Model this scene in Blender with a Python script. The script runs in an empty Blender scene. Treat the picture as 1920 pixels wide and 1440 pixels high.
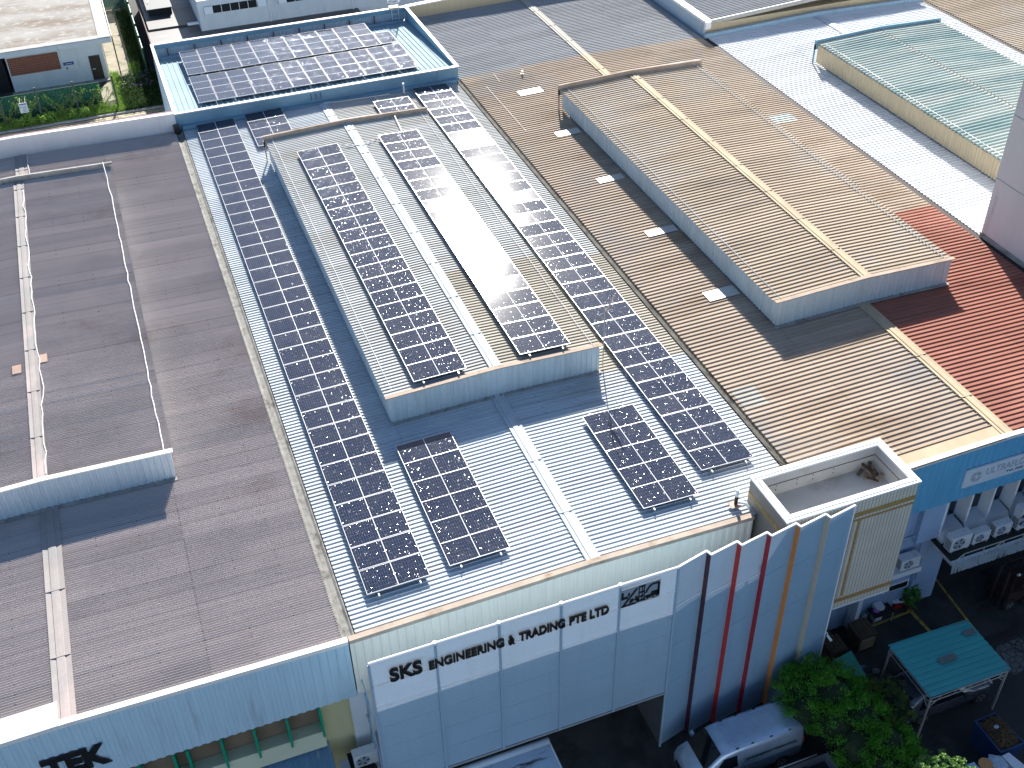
import bpy, math, random
from mathutils import Vector, Matrix
R_ = math.radians
scene = bpy.context.scene
COL = scene.collection

# ------------------------------------------------------------------ camera
yaw, pitch, roll = 0.348269688, 0.671762704, 0.0249055014
cy_, sy_ = math.cos(yaw), math.sin(yaw)
fwd = Vector((sy_*math.cos(pitch), cy_*math.cos(pitch), -math.sin(pitch)))
rgt = Vector((cy_, -sy_, 0)); dwn = fwd.cross(rgt)
c_, s_ = math.cos(roll), math.sin(roll)
r2 = rgt*c_ + dwn*s_; d2 = dwn*c_ - rgt*s_
cam = bpy.data.cameras.new('camera'); camo = bpy.data.objects.new('camera', cam); COL.objects.link(camo)
cam.sensor_width = 36; cam.lens = 2109.65/1920*36; cam.clip_end = 2000
m4 = Matrix((( r2.x, -d2.x, -fwd.x, -2.904), (r2.y, -d2.y, -fwd.y, -24.612), (r2.z, -d2.z, -fwd.z, 39.0), (0, 0, 0, 1)))
camo.matrix_world = m4
scene.camera = camo

# ------------------------------------------------------------------ light
SUN = Vector((0.296, 0.814, 0.500)).normalized()
SEL = math.asin(SUN.z); SAZ = math.atan2(SUN.x, SUN.y)
w = bpy.data.worlds.new('World'); scene.world = w; w.use_nodes = True
wn = w.node_tree.nodes; bg = wn['Background']
sky = wn.new('ShaderNodeTexSky'); sky.sky_type = 'NISHITA'; sky.sun_disc = False
sky.sun_elevation = SEL; sky.sun_rotation = SAZ; sky.altitude = 0; sky.air_density = 1.0; sky.dust_density = 0.6; sky.ozone_density = 3.5
w.node_tree.links.new(sky.outputs[0], bg.inputs[0]); bg.inputs[1].default_value = 0.064
sl = bpy.data.lights.new('sun', 'SUN'); sl.energy = 5.0; sl.angle = R_(0.53); sl.color = (1, 0.95, 0.87)
so = bpy.data.objects.new('sun', sl); COL.objects.link(so)
so.rotation_euler = SUN.to_track_quat('Z', 'Y').to_euler(); so.location = (30, 60, 60)
vs = scene.view_settings; vs.view_transform = 'Standard'; vs.look = 'None'; vs.gamma = 1; vs.exposure = 1.35

# ------------------------------------------------------------------ materials
def NT(name):
    m = bpy.data.materials.new(name); m.use_nodes = True
    return m, m.node_tree, m.node_tree.nodes['Principled BSDF']
def mapped(t, scale, obj=False):
    n = t.nodes
    if obj: src = n.new('ShaderNodeTexCoord').outputs['Object']
    else: src = n.new('ShaderNodeNewGeometry').outputs['Position']
    mp = n.new('ShaderNodeVectorMath'); mp.operation = 'MULTIPLY'; mp.inputs[1].default_value = scale
    t.links.new(src, mp.inputs[0]); return mp.outputs[0]
def noise(t, vec, sc, det=5, rough=.6):
    x = t.nodes.new('ShaderNodeTexNoise'); x.inputs['Scale'].default_value = sc
    x.inputs['Detail'].default_value = det; x.inputs['Roughness'].default_value = rough
    t.links.new(vec, x.inputs['Vector']); return x.outputs['Fac']
def ramp(t, fac, lo, hi, a=0., b=1.):
    x = t.nodes.new('ShaderNodeMapRange'); t.links.new(fac, x.inputs[0])
    x.inputs[1].default_value = lo; x.inputs[2].default_value = hi; x.inputs[3].default_value = a; x.inputs[4].default_value = b
    return x.outputs[0]
def mix(t, f, a, b, mode='MIX'):
    x = t.nodes.new('ShaderNodeMix'); x.data_type = 'RGBA'; x.blend_type = mode
    if isinstance(f, (int, float)): x.inputs[0].default_value = f
    else: t.links.new(f, x.inputs[0])
    for s, v in ((6, a), (7, b)):
        if isinstance(v, tuple): x.inputs[s].default_value = (*v, 1)
        else: t.links.new(v, x.inputs[s])
    return x.outputs[2]
def mat(name, col, rough=.6, metal=0., var=.18, sc=1.2, aniso=(1, 1, 1), stains=(), bump=None, spec=.5, obj=False):
    """weathered paint / stone: value variation + stain layers [(colour, lo, hi, scale, aniso)]"""
    m, t, p = NT(name)
    v = mapped(t, aniso, obj)
    f = noise(t, v, sc)
    dark = tuple(c*(1-var) for c in col); lite = tuple(min(1, c*(1+var*.6)) for c in col)
    c = mix(t, ramp(t, f, .3, .7), dark, lite)
    for k, (sc_, lo, hi, s2, an) in enumerate(stains):
        f2 = noise(t, mapped(t, an, obj), s2, 6, .65)
        c = mix(t, ramp(t, f2, lo, hi), c, sc_)
    t.links.new(c, p.inputs['Base Color'])
    p.inputs['Roughness'].default_value = rough; p.inputs['Metallic'].default_value = metal
    p.inputs['Specular IOR Level'].default_value = spec
    if bump:
        b = t.nodes.new('ShaderNodeBump'); b.inputs['Distance'].default_value = bump[1]; b.inputs['Strength'].default_value = .6
        t.links.new(noise(t, mapped(t, (1, 1, 1), obj), bump[0], 3), b.inputs['Height']); t.links.new(b.outputs[0], p.inputs['Normal'])
    return m
SX = (.12, 5, 1)     # streaks running down the slope (along X), sheet to sheet changes along Y
M = {}
M['roof_sks'] = mat('painted roof sheet', (.55, .60, .63), .42, 0, .10, 1.0, SX, [((.46, .44, .42), .55, .75, .5, (.3, 1.2, 1)), ((.70, .74, .78), .50, .7, .25, (.5, .5, 1))])
M['roof_sks_mon'] = mat('grey aged roof sheet', (.52, .53, .515), .42, 0, .12, 1.0, SX, [((.44, .42, .38), .52, .72, .5, (.3, 1.2, 1))])
M['roof_sks_beige'] = mat('yellowed roof sheet', (.62, .57, .47), .45, 0, .12, 1.0, SX, [((.5, .46, .38), .5, .7, .6, (.3, 1.2, 1))])
M['roof_tan'] = mat('weathered tan roof sheet', (.58, .47, .365), .6, 0, .14, 1.2, SX, [((.40, .29, .20), .52, .74, .45, (.35, 1.3, 1)), ((.62, .53, .43), .5, .7, .22, (.6, .6, 1)), ((.42, .40, .38), .54, .7, .12, (1, 1, 1))])
M['roof_tan_mon'] = mat('beige roof sheet', (.60, .49, .37), .6, 0, .1, 1.2, SX, [((.40, .33, .26), .52, .75, .4, (.35, 1.3, 1)), ((.58, .53, .47), .5, .66, .1, (1, 1, 1))])
M['roof_grey'] = mat('grey roof sheet', (.42, .43, .44), .55, 0, .08, 1.2, SX, [((.36, .36, .37), .5, .7, .25, (.6, .8, 1))])
M['roof_red'] = mat('faded terracotta roof sheet', (.36, .155, .115), .65, 0, .2, 1.2, SX, [((.22, .085, .065), .52, .72, .4, (.35, 1.2, 1)), ((.45, .21, .16), .52, .72, .3, (.5, .5, 1))])
M['roof_left'] = mat('old fibre cement corrugated sheet', (.57, .515, .495), .8, 0, .10, 1.0, (.05, 6, 1), [((.45, .41, .40), .5, .72, .25, (.5, .7, 1)), ((.40, .32, .28), .56, .75, .18, (1, 1, 1)), ((.48, .46, .46), .55, .7, 1.0, (.03, 3, 1))])
M['roof_white'] = mat('white coated roof sheet', (.76, .78, .80), .5, 0, .05, 1.0, SX, [((.64, .67, .70), .52, .7, .3, (.3, .8, 1))])
M['roof_teal'] = mat('green and white aged roof sheet', (.44, .51, .50), .5, 0, .15, 1.0, SX, [((.22, .34, .36), .45, .65, .5, (.25, 1.4, 1))])
M['roof_blue'] = mat('light blue roof sheet', (.25, .34, .385), .45, 0, .05, 1.0, (3, .2, 1))
M['cap_sks'] = mat('ridge flashing', (.52, .57, .60), .4, 0, .15, 1.2, (2, .6, 1), [((.42, .40, .36), .58, .72, 2.2, (3, .8, 1))])
M['cap_left'] = mat('pink grey ridge flashing', (.37, .345, .335), .7, 0, .12, 1.0, (1, .6, 1), [((.30, .31, .31), .5, .7, .8, (1, 1, 1)), ((.50, .42, .40), .55, .7, .5, (1, .5, 1))])
M['cap_tan'] = mat('beige ridge flashing', (.66, .54, .38), .55, 0, .14, 1.0, (1, .6, 1))
M['cap_grey'] = mat('pale grey ridge flashing', (.55, .53, .47), .55, 0, .1, 1.0, (1, .6, 1))
M['beige_trim'] = mat('stained beige flashing', (.60, .49, .40), .6, 0, .22, 2.0, (.6, 1, 1), [((.35, .27, .18), .56, .72, 1.5, (1, 1, 3))])
M['white_trim'] = mat('white flashing', (.74, .73, .70), .5, 0, .1, 1.5, (1, 1, 1), [((.58, .42, .30), .60, .75, 1.2, (1, 1, 1))])
M['clad_lightblue'] = mat('light blue cladding', (.44, .53, .60), .5, 0, .1, 1.5, (3, 3, .25), [((.36, .36, .34), .60, .78, 1.2, (4, 4, .3))])
M['clad_bluegrey'] = mat('blue grey cladding', (.46, .55, .60), .5, 0, .12, 1.4, (3, 3, .2), [((.38, .36, .32), .58, .75, 1.0, (5, 5, .25))])
M['clad_offwhite'] = mat('off white cladding', (.86, .79, .68), .5, 0, .06, 1.5, (3, 3, .3))
M['clad_beige'] = mat('cream cladding', (.62, .50, .32), .6, 0, .08, 1.5, (3, 3, .3))
M['clad_blue'] = mat('bright blue cladding', (.12, .40, .62), .5, 0, .12, 1.5, (3, 3, .3))
M['clad_skyblue'] = mat('pale blue cladding', (.44, .60, .70), .5, 0, .07, 1.4, (3, 3, .25), [((.36, .45, .52), .55, .72, .8, (2, 2, .3))])
M['parapet_blue'] = mat('mid blue metal parapet', (.17, .33, .45), .5, 0, .12, 1.2, (.6, 1, 1))
M['dark_glass'] = mat('dark glass', (.02, .025, .03), .2)
M['concrete'] = mat('stained concrete', (.36, .35, .33), .85, 0, .3, 1.5, (1, 1, 1), [((.16, .155, .14), .52, .7, 2.5, (1, .7, 1))], (12, .01))
M['gutter'] = mat('weathered concrete gutter', (.23, .225, .205), .9, 0, .35, 3.0, (1, 1, 1), [((.09, .085, .07), .52, .66, 3.5, (1, .5, 1)), ((.30, .14, .07), .66, .72, 2.0, (1, .6, 1))], (10, .01))
M['dark_gap'] = mat('dark gutter metal', (.028, .02, .022), .8, 0, .3, 2)
M['maroon'] = mat('maroon flashing', (.10, .02, .05), .7, 0, .2, 2)
M['white_wall'] = mat('white painted wall', (.66, .69, .72), .75, 0, .07, 1.5, (1, 1, .4), [((.50, .51, .51), .58, .78, .9, (1.5, 1.5, .3))], (20, .004))
M['tall_wall'] = mat('pale grey rendered wall', (.60, .60, .60), .8, 0, .08, .5, (1, 1, .3), [((.30, .30, .31), .60, .80, .8, (1.5, 1.5, .25))], (15, .004))
M['blue_wall'] = mat('pale blue painted wall', (.30, .42, .60), .75, 0, .1, 1.4, (1, 1, .3), [((.20, .26, .33), .58, .75, 1.2, (2, 2, .4))])
M['yellow_wall'] = mat('pale yellow wall', (.56, .52, .30), .75, 0, .08, 1.2, (1, 1, .4))
M['cream_beam'] = mat('pale green cream beam', (.55, .57, .42), .7, 0, .05, 1)
M['green_fin'] = mat('bright green paint', (.0, .27, .15), .5, 0, .06, 1)
M['frame_white'] = mat('white painted steel', (.80, .81, .82), .4, 0, .04, 2)
M['frame_blue'] = mat('pale blue steel', (.30, .42, .52), .5, 0, .06, 2)
M['white_metal'] = mat('aged white enamel', (.62, .65, .68), .5, 0, .08, 4, (1, 1, 1), [((.34, .34, .32), .58, .74, 5, (1, 1, 1))], obj=True)
M['black'] = mat('black plastic', (.012, .012, .013), .35, 0, .1, 2)
M['dark'] = mat('dark void', (.012, .014, .016), .9, 0, .2, 1)
M['dark_roof'] = mat('tar coated flat roof', (.075, .07, .075), .5, 0, .3, .5, (1, 1, 1), [((.20, .19, .185), .52, .70, .35, (.5, 1, 1))])
M['flat_roof'] = mat('weathered concrete slab roof', (.26, .25, .235), .85, 0, .18, .5, (.6, 1, 1), [((.13, .10, .07), .46, .62, .16, (.5, 1.6, 1)), ((.36, .355, .34), .52, .72, 1.4, (1, 1, 1))], (8, .01))
M['ground'] = mat('yard ground', (.06, .06, .06), .9, 0, .25, .7, (1, 1, 1), [((.055, .055, .055), .5, .7, .5, (1, 1, 1))], (8, .01))
M['asphalt'] = mat('asphalt', (.034, .036, .038), .85, 0, .25, .8, (1, 1, 1), [((.03, .03, .032), .5, .7, .7, (1, 1, 1)), ((.10, .10, .10), .62, .8, 3, (1, 1, 1))], (60, .004))
M['yard'] = mat('oil stained yard concrete', (.045, .047, .045), .8, 0, .3, .8, (1, 1, 1), [((.014, .014, .015), .46, .66, .55, (1, 1, 1)), ((.085, .085, .08), .60, .8, 1.6, (1, 1, 1))], (30, .005))
M['road'] = mat('back lane asphalt', (.16, .16, .165), .85, 0, .15, 1, (1, 1, 1), (), (40, .004))
M['path'] = mat('mossy concrete path', (.30, .27, .20), .9, 0, .2, 1, (1, 1, 1), [((.13, .13, .07), .5, .66, .9, (1, 1, 1))], (15, .01))
M['soil'] = mat('dark soil', (.045, .05, .025), .95, 0, .3, 2, (1, 1, 1), (), (12, .03))
M['yellow_line'] = mat('worn yellow paint', (.45, .33, .06), .7, 0, .15, 3, (1, 1, 1), [((.09, .085, .06), .5, .66, 5, (1, 1, 1))])
M['lane_line'] = mat('lane paint', (.62, .50, .22), .7, 0, .15, 3, (1, 1, 1), [((.2, .18, .12), .56, .7, 5, (1, 1, 1))])
M['wood'] = mat('dirty crate wood', (.10, .065, .035), .85, 0, .3, 3, (1, 6, 1), [((.03, .025, .02), .5, .7, 2, (1, 1, 1))], obj=True)
M['wood_light'] = mat('pale plank', (.34, .24, .16), .8, 0, .2, 3, (1, 1, 6), obj=True)
M['teal_sheet'] = mat('teal carport sheet', (.045, .36, .37), .55, 0, .12, 1, (.2, 4, 1), [((.10, .20, .20), .60, .66, .5, (.35, 3.0, 1)), ((.16, .14, .11), .68, .76, 1.0, (.5, 3, 1))])
M['green_tarp'] = mat('green tarpaulin', (.03, .30, .22), .5, 0, .15, 2, (1, 1, 1), (), (3, .08))
M['skip_blue'] = mat('blue skip paint', (.012, .05, .15), .5, 0, .2, 2, (1, 1, 1), [((.10, .06, .04), .66, .74, 3, (1, 1, 1))])
M['debris'] = mat('brown garden waste', (.13, .08, .04), .95, 0, .5, 8, (1, 1, 1), [((.03, .02, .012), .5, .6, 9, (1, 1, 1))], (14, .05))
M['rust'] = mat('rusty steel', (.035, .014, .009), .8, 0, .3, 3)
M['steel'] = mat('galvanised tube', (.42, .41, .38), .45, .3, .12, 3)
M['bark'] = mat('bark', (.09, .065, .045), .9, 0, .3, 6)
M['tyre'] = mat('tyre', (.018, .018, .019), .8, 0, .1, 3)
M['rim'] = mat('alloy rim', (.45, .46, .48), .3, .8, .1, 3)
M['plastic_blue'] = mat('pale blue plastic', (.30, .45, .62), .5, 0, .1, 3)
M['plastic_red'] = mat('red plastic', (.30, .02, .02), .5, 0, .1, 3)
M['plastic_purple'] = mat('purple cloth', (.30, .12, .45), .6, 0, .2, 6)
M['terracotta'] = mat('orange plastic lid', (.50, .24, .09), .6, 0, .1, 3)
M['door_brown'] = mat('dark brown door', (.045, .03, .022), .6, 0, .1, 2)
M['sign_blue'] = mat('blue sign', (.02, .07, .25), .5, 0, .05, 2)
M['sign_white'] = mat('sign panel', (.62, .68, .74), .5, 0, .04, 2)
M['green_fence'] = mat('green fence paint', (.015, .10, .065), .6, 0, .2, 2)
M['post_green'] = mat('grey green post', (.06, .085, .06), .7, 0, .25, 3)
M['flame_blue'] = mat('blue emblem paint', (.03, .16, .42), .4, 0, .05, 2)
M['letter_grey'] = mat('faded grey lettering', (.36, .41, .47), .6, 0, .05, 2)
M['letter_navy'] = mat('navy lettering', (.03, .06, .16), .6, 0, .05, 2)
M['logo_grey'] = mat('grey logo board', (.24, .29, .34), .55, 0, .05, 2)
M['liner'] = mat('ribbed black bed liner', (.02, .022, .024), .6, 0, .1, 3)
for nm, c in (('maroon', (.075, .008, .02)), ('red', (.60, .03, .02)), ('crimson', (.42, .012, .02)), ('orange', (.80, .27, .06)), ('sand', (.60, .50, .36))):
    M['strip_'+nm] = mat('strip '+nm, c, .4, 0, .06, 2)

# roof coatings: overall reflectance, roughness and sheen of each sheet type
def satin(keys, k, rough, spec=1.0, coat=0.):
    for key in keys:
        t = M[key].node_tree; p = t.nodes['Principled BSDF']; l = p.inputs['Base Color'].links[0]; src = l.from_socket
        n = t.nodes; c = mix(t, 1.0, src, (k, k, k), 'MULTIPLY')
        if key.startswith('roof'):
            sep = n.new('ShaderNodeSeparateXYZ'); t.links.new(n.new('ShaderNodeNewGeometry').outputs['Position'], sep.inputs[0])
            def mm(op, a, b):
                x = n.new('ShaderNodeMath'); x.operation = op
                for i, q in enumerate((a, b)):
                    if q is None: continue
                    if isinstance(q, (int, float)): x.inputs[i].default_value = q
                    else: t.links.new(q, x.inputs[i])
                return x.outputs[0]
            # every sheet has aged a little differently; a lap line and screw rows across it
            ys = mm('DIVIDE', mm('ADD', sep.outputs[1], 200), .82); xs = mm('DIVIDE', mm('ADD', sep.outputs[0], 198), 4.5)
            cb = n.new('ShaderNodeCombineXYZ'); t.links.new(mm('FLOOR', ys, None), cb.inputs[0]); t.links.new(mm('FLOOR', xs, None), cb.inputs[1])
            wn_ = n.new('ShaderNodeTexWhiteNoise'); t.links.new(cb.outputs[0], wn_.inputs['Vector'])
            g = n.new('ShaderNodeCombineColor'); tone = ramp(t, wn_.outputs['Value'], 0, 1, .91, 1.04)
            for i in range(3): t.links.new(tone, g.inputs[i])
            c = mix(t, 1.0, c, g.outputs[0], 'MULTIPLY')
            lap = mm('LESS_THAN', mm('FRACT', ys, None), .05); c = mix(t, mm('MULTIPLY', lap, .22), c, (.10, .09, .08))
            xl = mm('LESS_THAN', mm('FRACT', xs, None), .012); c = mix(t, mm('MULTIPLY', xl, .16), c, (.10, .09, .08))
            dot = mm('MULTIPLY', mm('LESS_THAN', mm('FRACT', mm('DIVIDE', mm('ADD', sep.outputs[0], 198), 1.5), None), .024), mm('LESS_THAN', mm('FRACT', mm('DIVIDE', mm('ADD', sep.outputs[1], 200), .41), None), .09))
            c = mix(t, mm('MULTIPLY', dot, .7), c, (.05, .045, .04))
        t.links.new(c, p.inputs['Base Color'])
        p.inputs['Roughness'].default_value = rough; p.inputs['Specular IOR Level'].default_value = spec
satin(('roof_sks', 'roof_sks_mon', 'cap_sks'), .95, .7, .1)
satin(('roof_blue',), 1.15, .8, .08)
satin(('roof_sks_beige', 'cap_tan', 'cap_grey', 'beige_trim'), .72, .8, .1)
satin(('roof_tan',), .74, .8, .1)
satin(('roof_tan_mon',), .74, .8, .1)
satin(('roof_grey',), .88, .85, .08)
satin(('roof_red',), .95, .8, .1)
satin(('roof_white',), .92, .8, .1)
satin(('roof_teal',), .80, .8, .1)
satin(('roof_left', 'cap_left'), .88, .9, .08)

def paint(name, col, rough=.25):
    m, t, p = NT(name); p.inputs['Base Color'].default_value = (*col, 1); p.inputs['Roughness'].default_value = rough
    p.inputs['Metallic'].default_value = .55; p.inputs['Coat Weight'].default_value = .6; p.inputs['Coat Roughness'].default_value = .08
    c = mix(t, ramp(t, noise(t, mapped(t, (1, 1, 1), True), 3), .35, .7), col, tuple(x*.86 for x in col)); t.links.new(c, p.inputs['Base Color'])
    return m
M['paint_silver'] = paint('silver blue vehicle paint', (.52, .64, .78))
M['paint_grey'] = paint('grey vehicle paint', (.12, .13, .16))
M['paint_pickup'] = paint('white grey vehicle paint', (.36, .40, .46))
def glassy(name, col, rough=.05):
    m, t, p = NT(name); p.inputs['Base Color'].default_value = (*col, 1); p.inputs['Roughness'].default_value = rough
    p.inputs['Specular IOR Level'].default_value = .6; return m
M['glass'] = glassy('vehicle glass', (.008, .01, .012))
M['win_glass'] = glassy('window glass', (.01, .014, .02), .1)
M['lamp_red'] = glassy('red lamp', (.35, .01, .01), .2)
M['lamp_clear'] = glassy('clear lamp', (.55, .58, .6), .15)

def veil(name, col, trans, tl, back=None):
    """perforated sheet: holes let a share of the light through"""
    m, t, p = NT(name); n = t.nodes
    p.inputs['Roughness'].default_value = .5
    v = mapped(t, (1, 1, 1)); c = mix(t, ramp(t, noise(t, v, .6), .3, .7), tuple(x*.92 for x in col), col); c = mix(t, ramp(t, noise(t, v, 16, 2), .35, .65, 0, .20), c, tuple(x*.45 for x in col)); c = mix(t, ramp(t, noise(t, mapped(t, (1.6, 1, .12)), 1.4, 4), .52, .75, 0, .25), c, tuple(x*.55 for x in col)); t.links.new(c, p.inputs['Base Color'])
    tr = n.new('ShaderNodeBsdfTransparent'); tlc = n.new('ShaderNodeBsdfTranslucent'); tlc.inputs[0].default_value = (*(back or col), 1)
    a = n.new('ShaderNodeMixShader'); a.inputs[0].default_value = tl; t.links.new(p.outputs[0], a.inputs[1]); t.links.new(tlc.outputs[0], a.inputs[2])
    b = n.new('ShaderNodeMixShader'); b.inputs[0].default_value = trans; t.links.new(a.outputs[0], b.inputs[1]); t.links.new(tr.outputs[0], b.inputs[2])
    t.links.new(b.outputs[0], n['Material Output'].inputs[0]); return m
M['screen'] = veil('perforated white screen', (.40, .57, .72), .20, .12, (.75, .78, .80))
M['screen_solid'] = veil('fine perforated screen', (.34, .52, .68), .07, .12, (.75, .78, .80))
M['mesh_green'] = veil('green mesh', (.02, .13, .09), .35, .1)

def tiles(name, base, grout, size, w_=.08, gold=False, wz=None):
    m, t, p = NT(name); n = t.nodes
    v = n.new('ShaderNodeNewGeometry').outputs['Position']
    sep = n.new('ShaderNodeSeparateXYZ'); t.links.new(v, sep.inputs[0])
    fac = None
    for ax in range(3):
        d = n.new('ShaderNodeMath'); d.operation = 'DIVIDE'; t.links.new(sep.outputs[ax], d.inputs[0]); d.inputs[1].default_value = size
        f = n.new('ShaderNodeMath'); f.operation = 'FRACT'; t.links.new(d.outputs[0], f.inputs[0])
        l = n.new('ShaderNodeMath'); l.operation = 'LESS_THAN'; t.links.new(f.outputs[0], l.inputs[0]); l.inputs[1].default_value = wz if (wz is not None and ax == 2) else w_
        fac = l.outputs[0] if fac is None else fac
        if fac is not l.outputs[0]:
            mx = n.new('ShaderNodeMath'); mx.operation = 'MAXIMUM'; t.links.new(fac, mx.inputs[0]); t.links.new(l.outputs[0], mx.inputs[1]); fac = mx.outputs[0]
    c = mix(t, ramp(t, noise(t, v, 14 if gold else .8, 2), .35, .65), base, tuple(x*(.45 if gold else .88) for x in base))
    c = mix(t, fac, c, grout); t.links.new(c, p.inputs['Base Color']); p.inputs['Roughness'].default_value = .45
    return m
M['tile'] = tiles('small cream wall tiles', (.66, .60, .50), (.24, .215, .185), .15, .17, False, .05)
M['tile_gold'] = tiles('gold brown mosaic tiles', (.50, .34, .10), (.24, .18, .09), .05, .12, True)
M['tile_gold2'] = tiles('orange brown mosaic tiles', (.52, .30, .10), (.3, .2, .1), .05, .12, True)

def solar():
    m, t, p = NT('solar cell glass'); n = t.nodes
    v = n.new('ShaderNodeTexCoord').outputs['Object']
    sep = n.new('ShaderNodeSeparateXYZ'); t.links.new(v, sep.inputs[0])
    def line(out, pitch, wd, off=0.):
        a = n.new('ShaderNodeMath'); a.operation = 'ADD'; t.links.new(out, a.inputs[0]); a.inputs[1].default_value = off+100*pitch
        d = n.new('ShaderNodeMath'); d.operation = 'DIVIDE'; t.links.new(a.outputs[0], d.inputs[0]); d.inputs[1].default_value = pitch
        f = n.new('ShaderNodeMath'); f.operation = 'FRACT'; t.links.new(d.outputs[0], f.inputs[0])
        l = n.new('ShaderNodeMath'); l.operation = 'LESS_THAN'; t.links.new(f.outputs[0], l.inputs[0]); l.inputs[1].default_value = wd/pitch
        return l.outputs[0]
    # 24 half cells along, 6 across, white gap at mid length
    ab = n.new('ShaderNodeMath'); ab.operation = 'ABSOLUTE'; t.links.new(sep.outputs[0], ab.inputs[0])
    mid = n.new('ShaderNodeMath'); mid.operation = 'LESS_THAN'; t.links.new(ab.outputs[0], mid.inputs[0]); mid.inputs[1].default_value = .013
    lx = line(ab.outputs[0], .0925, .006, -.013); ly = line(sep.outputs[1], .1845, .006, .003)
    mx = n.new('ShaderNodeMath'); mx.operation = 'MAXIMUM'; t.links.new(lx, mx.inputs[0]); t.links.new(ly, mx.inputs[1])
    c = mix(t, mx.outputs[0], (.014, .020, .045), (.11, .14, .17)); c = mix(t, mid.outputs[0], c, (.75, .76, .78))
    # thin dust film, different from panel to panel
    oi = n.new('ShaderNodeObjectInfo')
    dust = noise(t, mapped(t, (1, 1, 1)), 1.3, 4)
    du = n.new('ShaderNodeMath'); du.operation = 'MULTIPLY'; t.links.new(ramp(t, dust, .35, .75, 0, .035), du.inputs[0]); t.links.new(ramp(t, oi.outputs['Random'], 0, 1, .4, 1.6), du.inputs[1])
    c = mix(t, du.outputs[0], c, (.45, .42, .38)); t.links.new(c, p.inputs['Base Color'])
    p.inputs['Specular IOR Level'].default_value = .38
    # textured glass: every few centimetres the surface leans another way
    vo = n.new('ShaderNodeTexVoronoi'); vo.inputs['Scale'].default_value = 80; t.links.new(v, vo.inputs['Vector'])
    sub = n.new('ShaderNodeVectorMath'); sub.operation = 'SUBTRACT'; t.links.new(vo.outputs['Color'], sub.inputs[0]); sub.inputs[1].default_value = (.5, .5, .5)
    gt = n.new('ShaderNodeMath'); gt.operation = 'GREATER_THAN'; gt.inputs[1].default_value = .952
    sc = n.new('ShaderNodeSeparateColor'); t.links.new(vo.outputs['Color'], sc.inputs[0]); t.links.new(sc.outputs[2], gt.inputs[0])
    am = n.new('ShaderNodeMath'); am.operation = 'MULTIPLY'; am.inputs[1].default_value = .52; t.links.new(gt.outputs[0], am.inputs[0])
    sca = n.new('ShaderNodeVectorMath'); sca.operation = 'SCALE'; t.links.new(sub.outputs[0], sca.inputs[0]); t.links.new(am.outputs[0], sca.inputs['Scale'])
    rg = n.new('ShaderNodeMapRange'); t.links.new(gt.outputs[0], rg.inputs[0]); t.links.new(ramp(t, oi.outputs['Random'], 0, 1, .036, .062), rg.inputs[3]); rg.inputs[4].default_value = .13
    t.links.new(rg.outputs[0], p.inputs['Roughness'])
    ge = n.new('ShaderNodeNewGeometry'); ad = n.new('ShaderNodeVectorMath'); ad.operation = 'ADD'; t.links.new(ge.outputs['Normal'], ad.inputs[0]); t.links.new(sca.outputs[0], ad.inputs[1])
    no = n.new('ShaderNodeVectorMath'); no.operation = 'NORMALIZE'; t.links.new(ad.outputs[0], no.inputs[0]); t.links.new(no.outputs[0], p.inputs['Normal'])
    return m
M['solar'] = solar()
M['alu'] = mat('aluminium panel frame', (.56, .57, .60), .35, .2, .03, 3)

def leafmat(name, a, b, tl=.3):
    m, t, p = NT(name); n = t.nodes
    c = mix(t, ramp(t, noise(t, mapped(t, (1, 1, 1)), 5, 3), .35, .65), a, b); t.links.new(c, p.inputs['Base Color']); p.inputs['Roughness'].default_value = .6; p.inputs['Specular IOR Level'].default_value = .2
    tlc = n.new('ShaderNodeBsdfTranslucent'); t.links.new(c, tlc.inputs[0])
    x = n.new('ShaderNodeMixShader'); x.inputs[0].default_value = tl; t.links.new(p.outputs[0], x.inputs[1]); t.links.new(tlc.outputs[0], x.inputs[2])
    t.links.new(x.outputs[0], n['Material Output'].inputs[0]); return m
M['leaf_dark'] = leafmat('deep green foliage', (.07, .25, .025), (.16, .42, .05))
M['leaf_mango'] = leafmat('yellow green long leaves', (.20, .22, .05), (.09, .16, .04))
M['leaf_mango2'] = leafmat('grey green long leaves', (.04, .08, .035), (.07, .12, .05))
M['leaf_bright'] = leafmat('broad green leaves', (.10, .22, .05), (.20, .32, .10), .35)
M['leaf_grass'] = leafmat('grass blades', (.17, .32, .05), (.28, .42, .10))
M['leaf_grass2'] = leafmat('dark green weeds', (.03, .07, .02), (.06, .11, .03))  # darker green than the grass
M['flower'] = mat('lilac flowers', (.40, .25, .50), .6)

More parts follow.
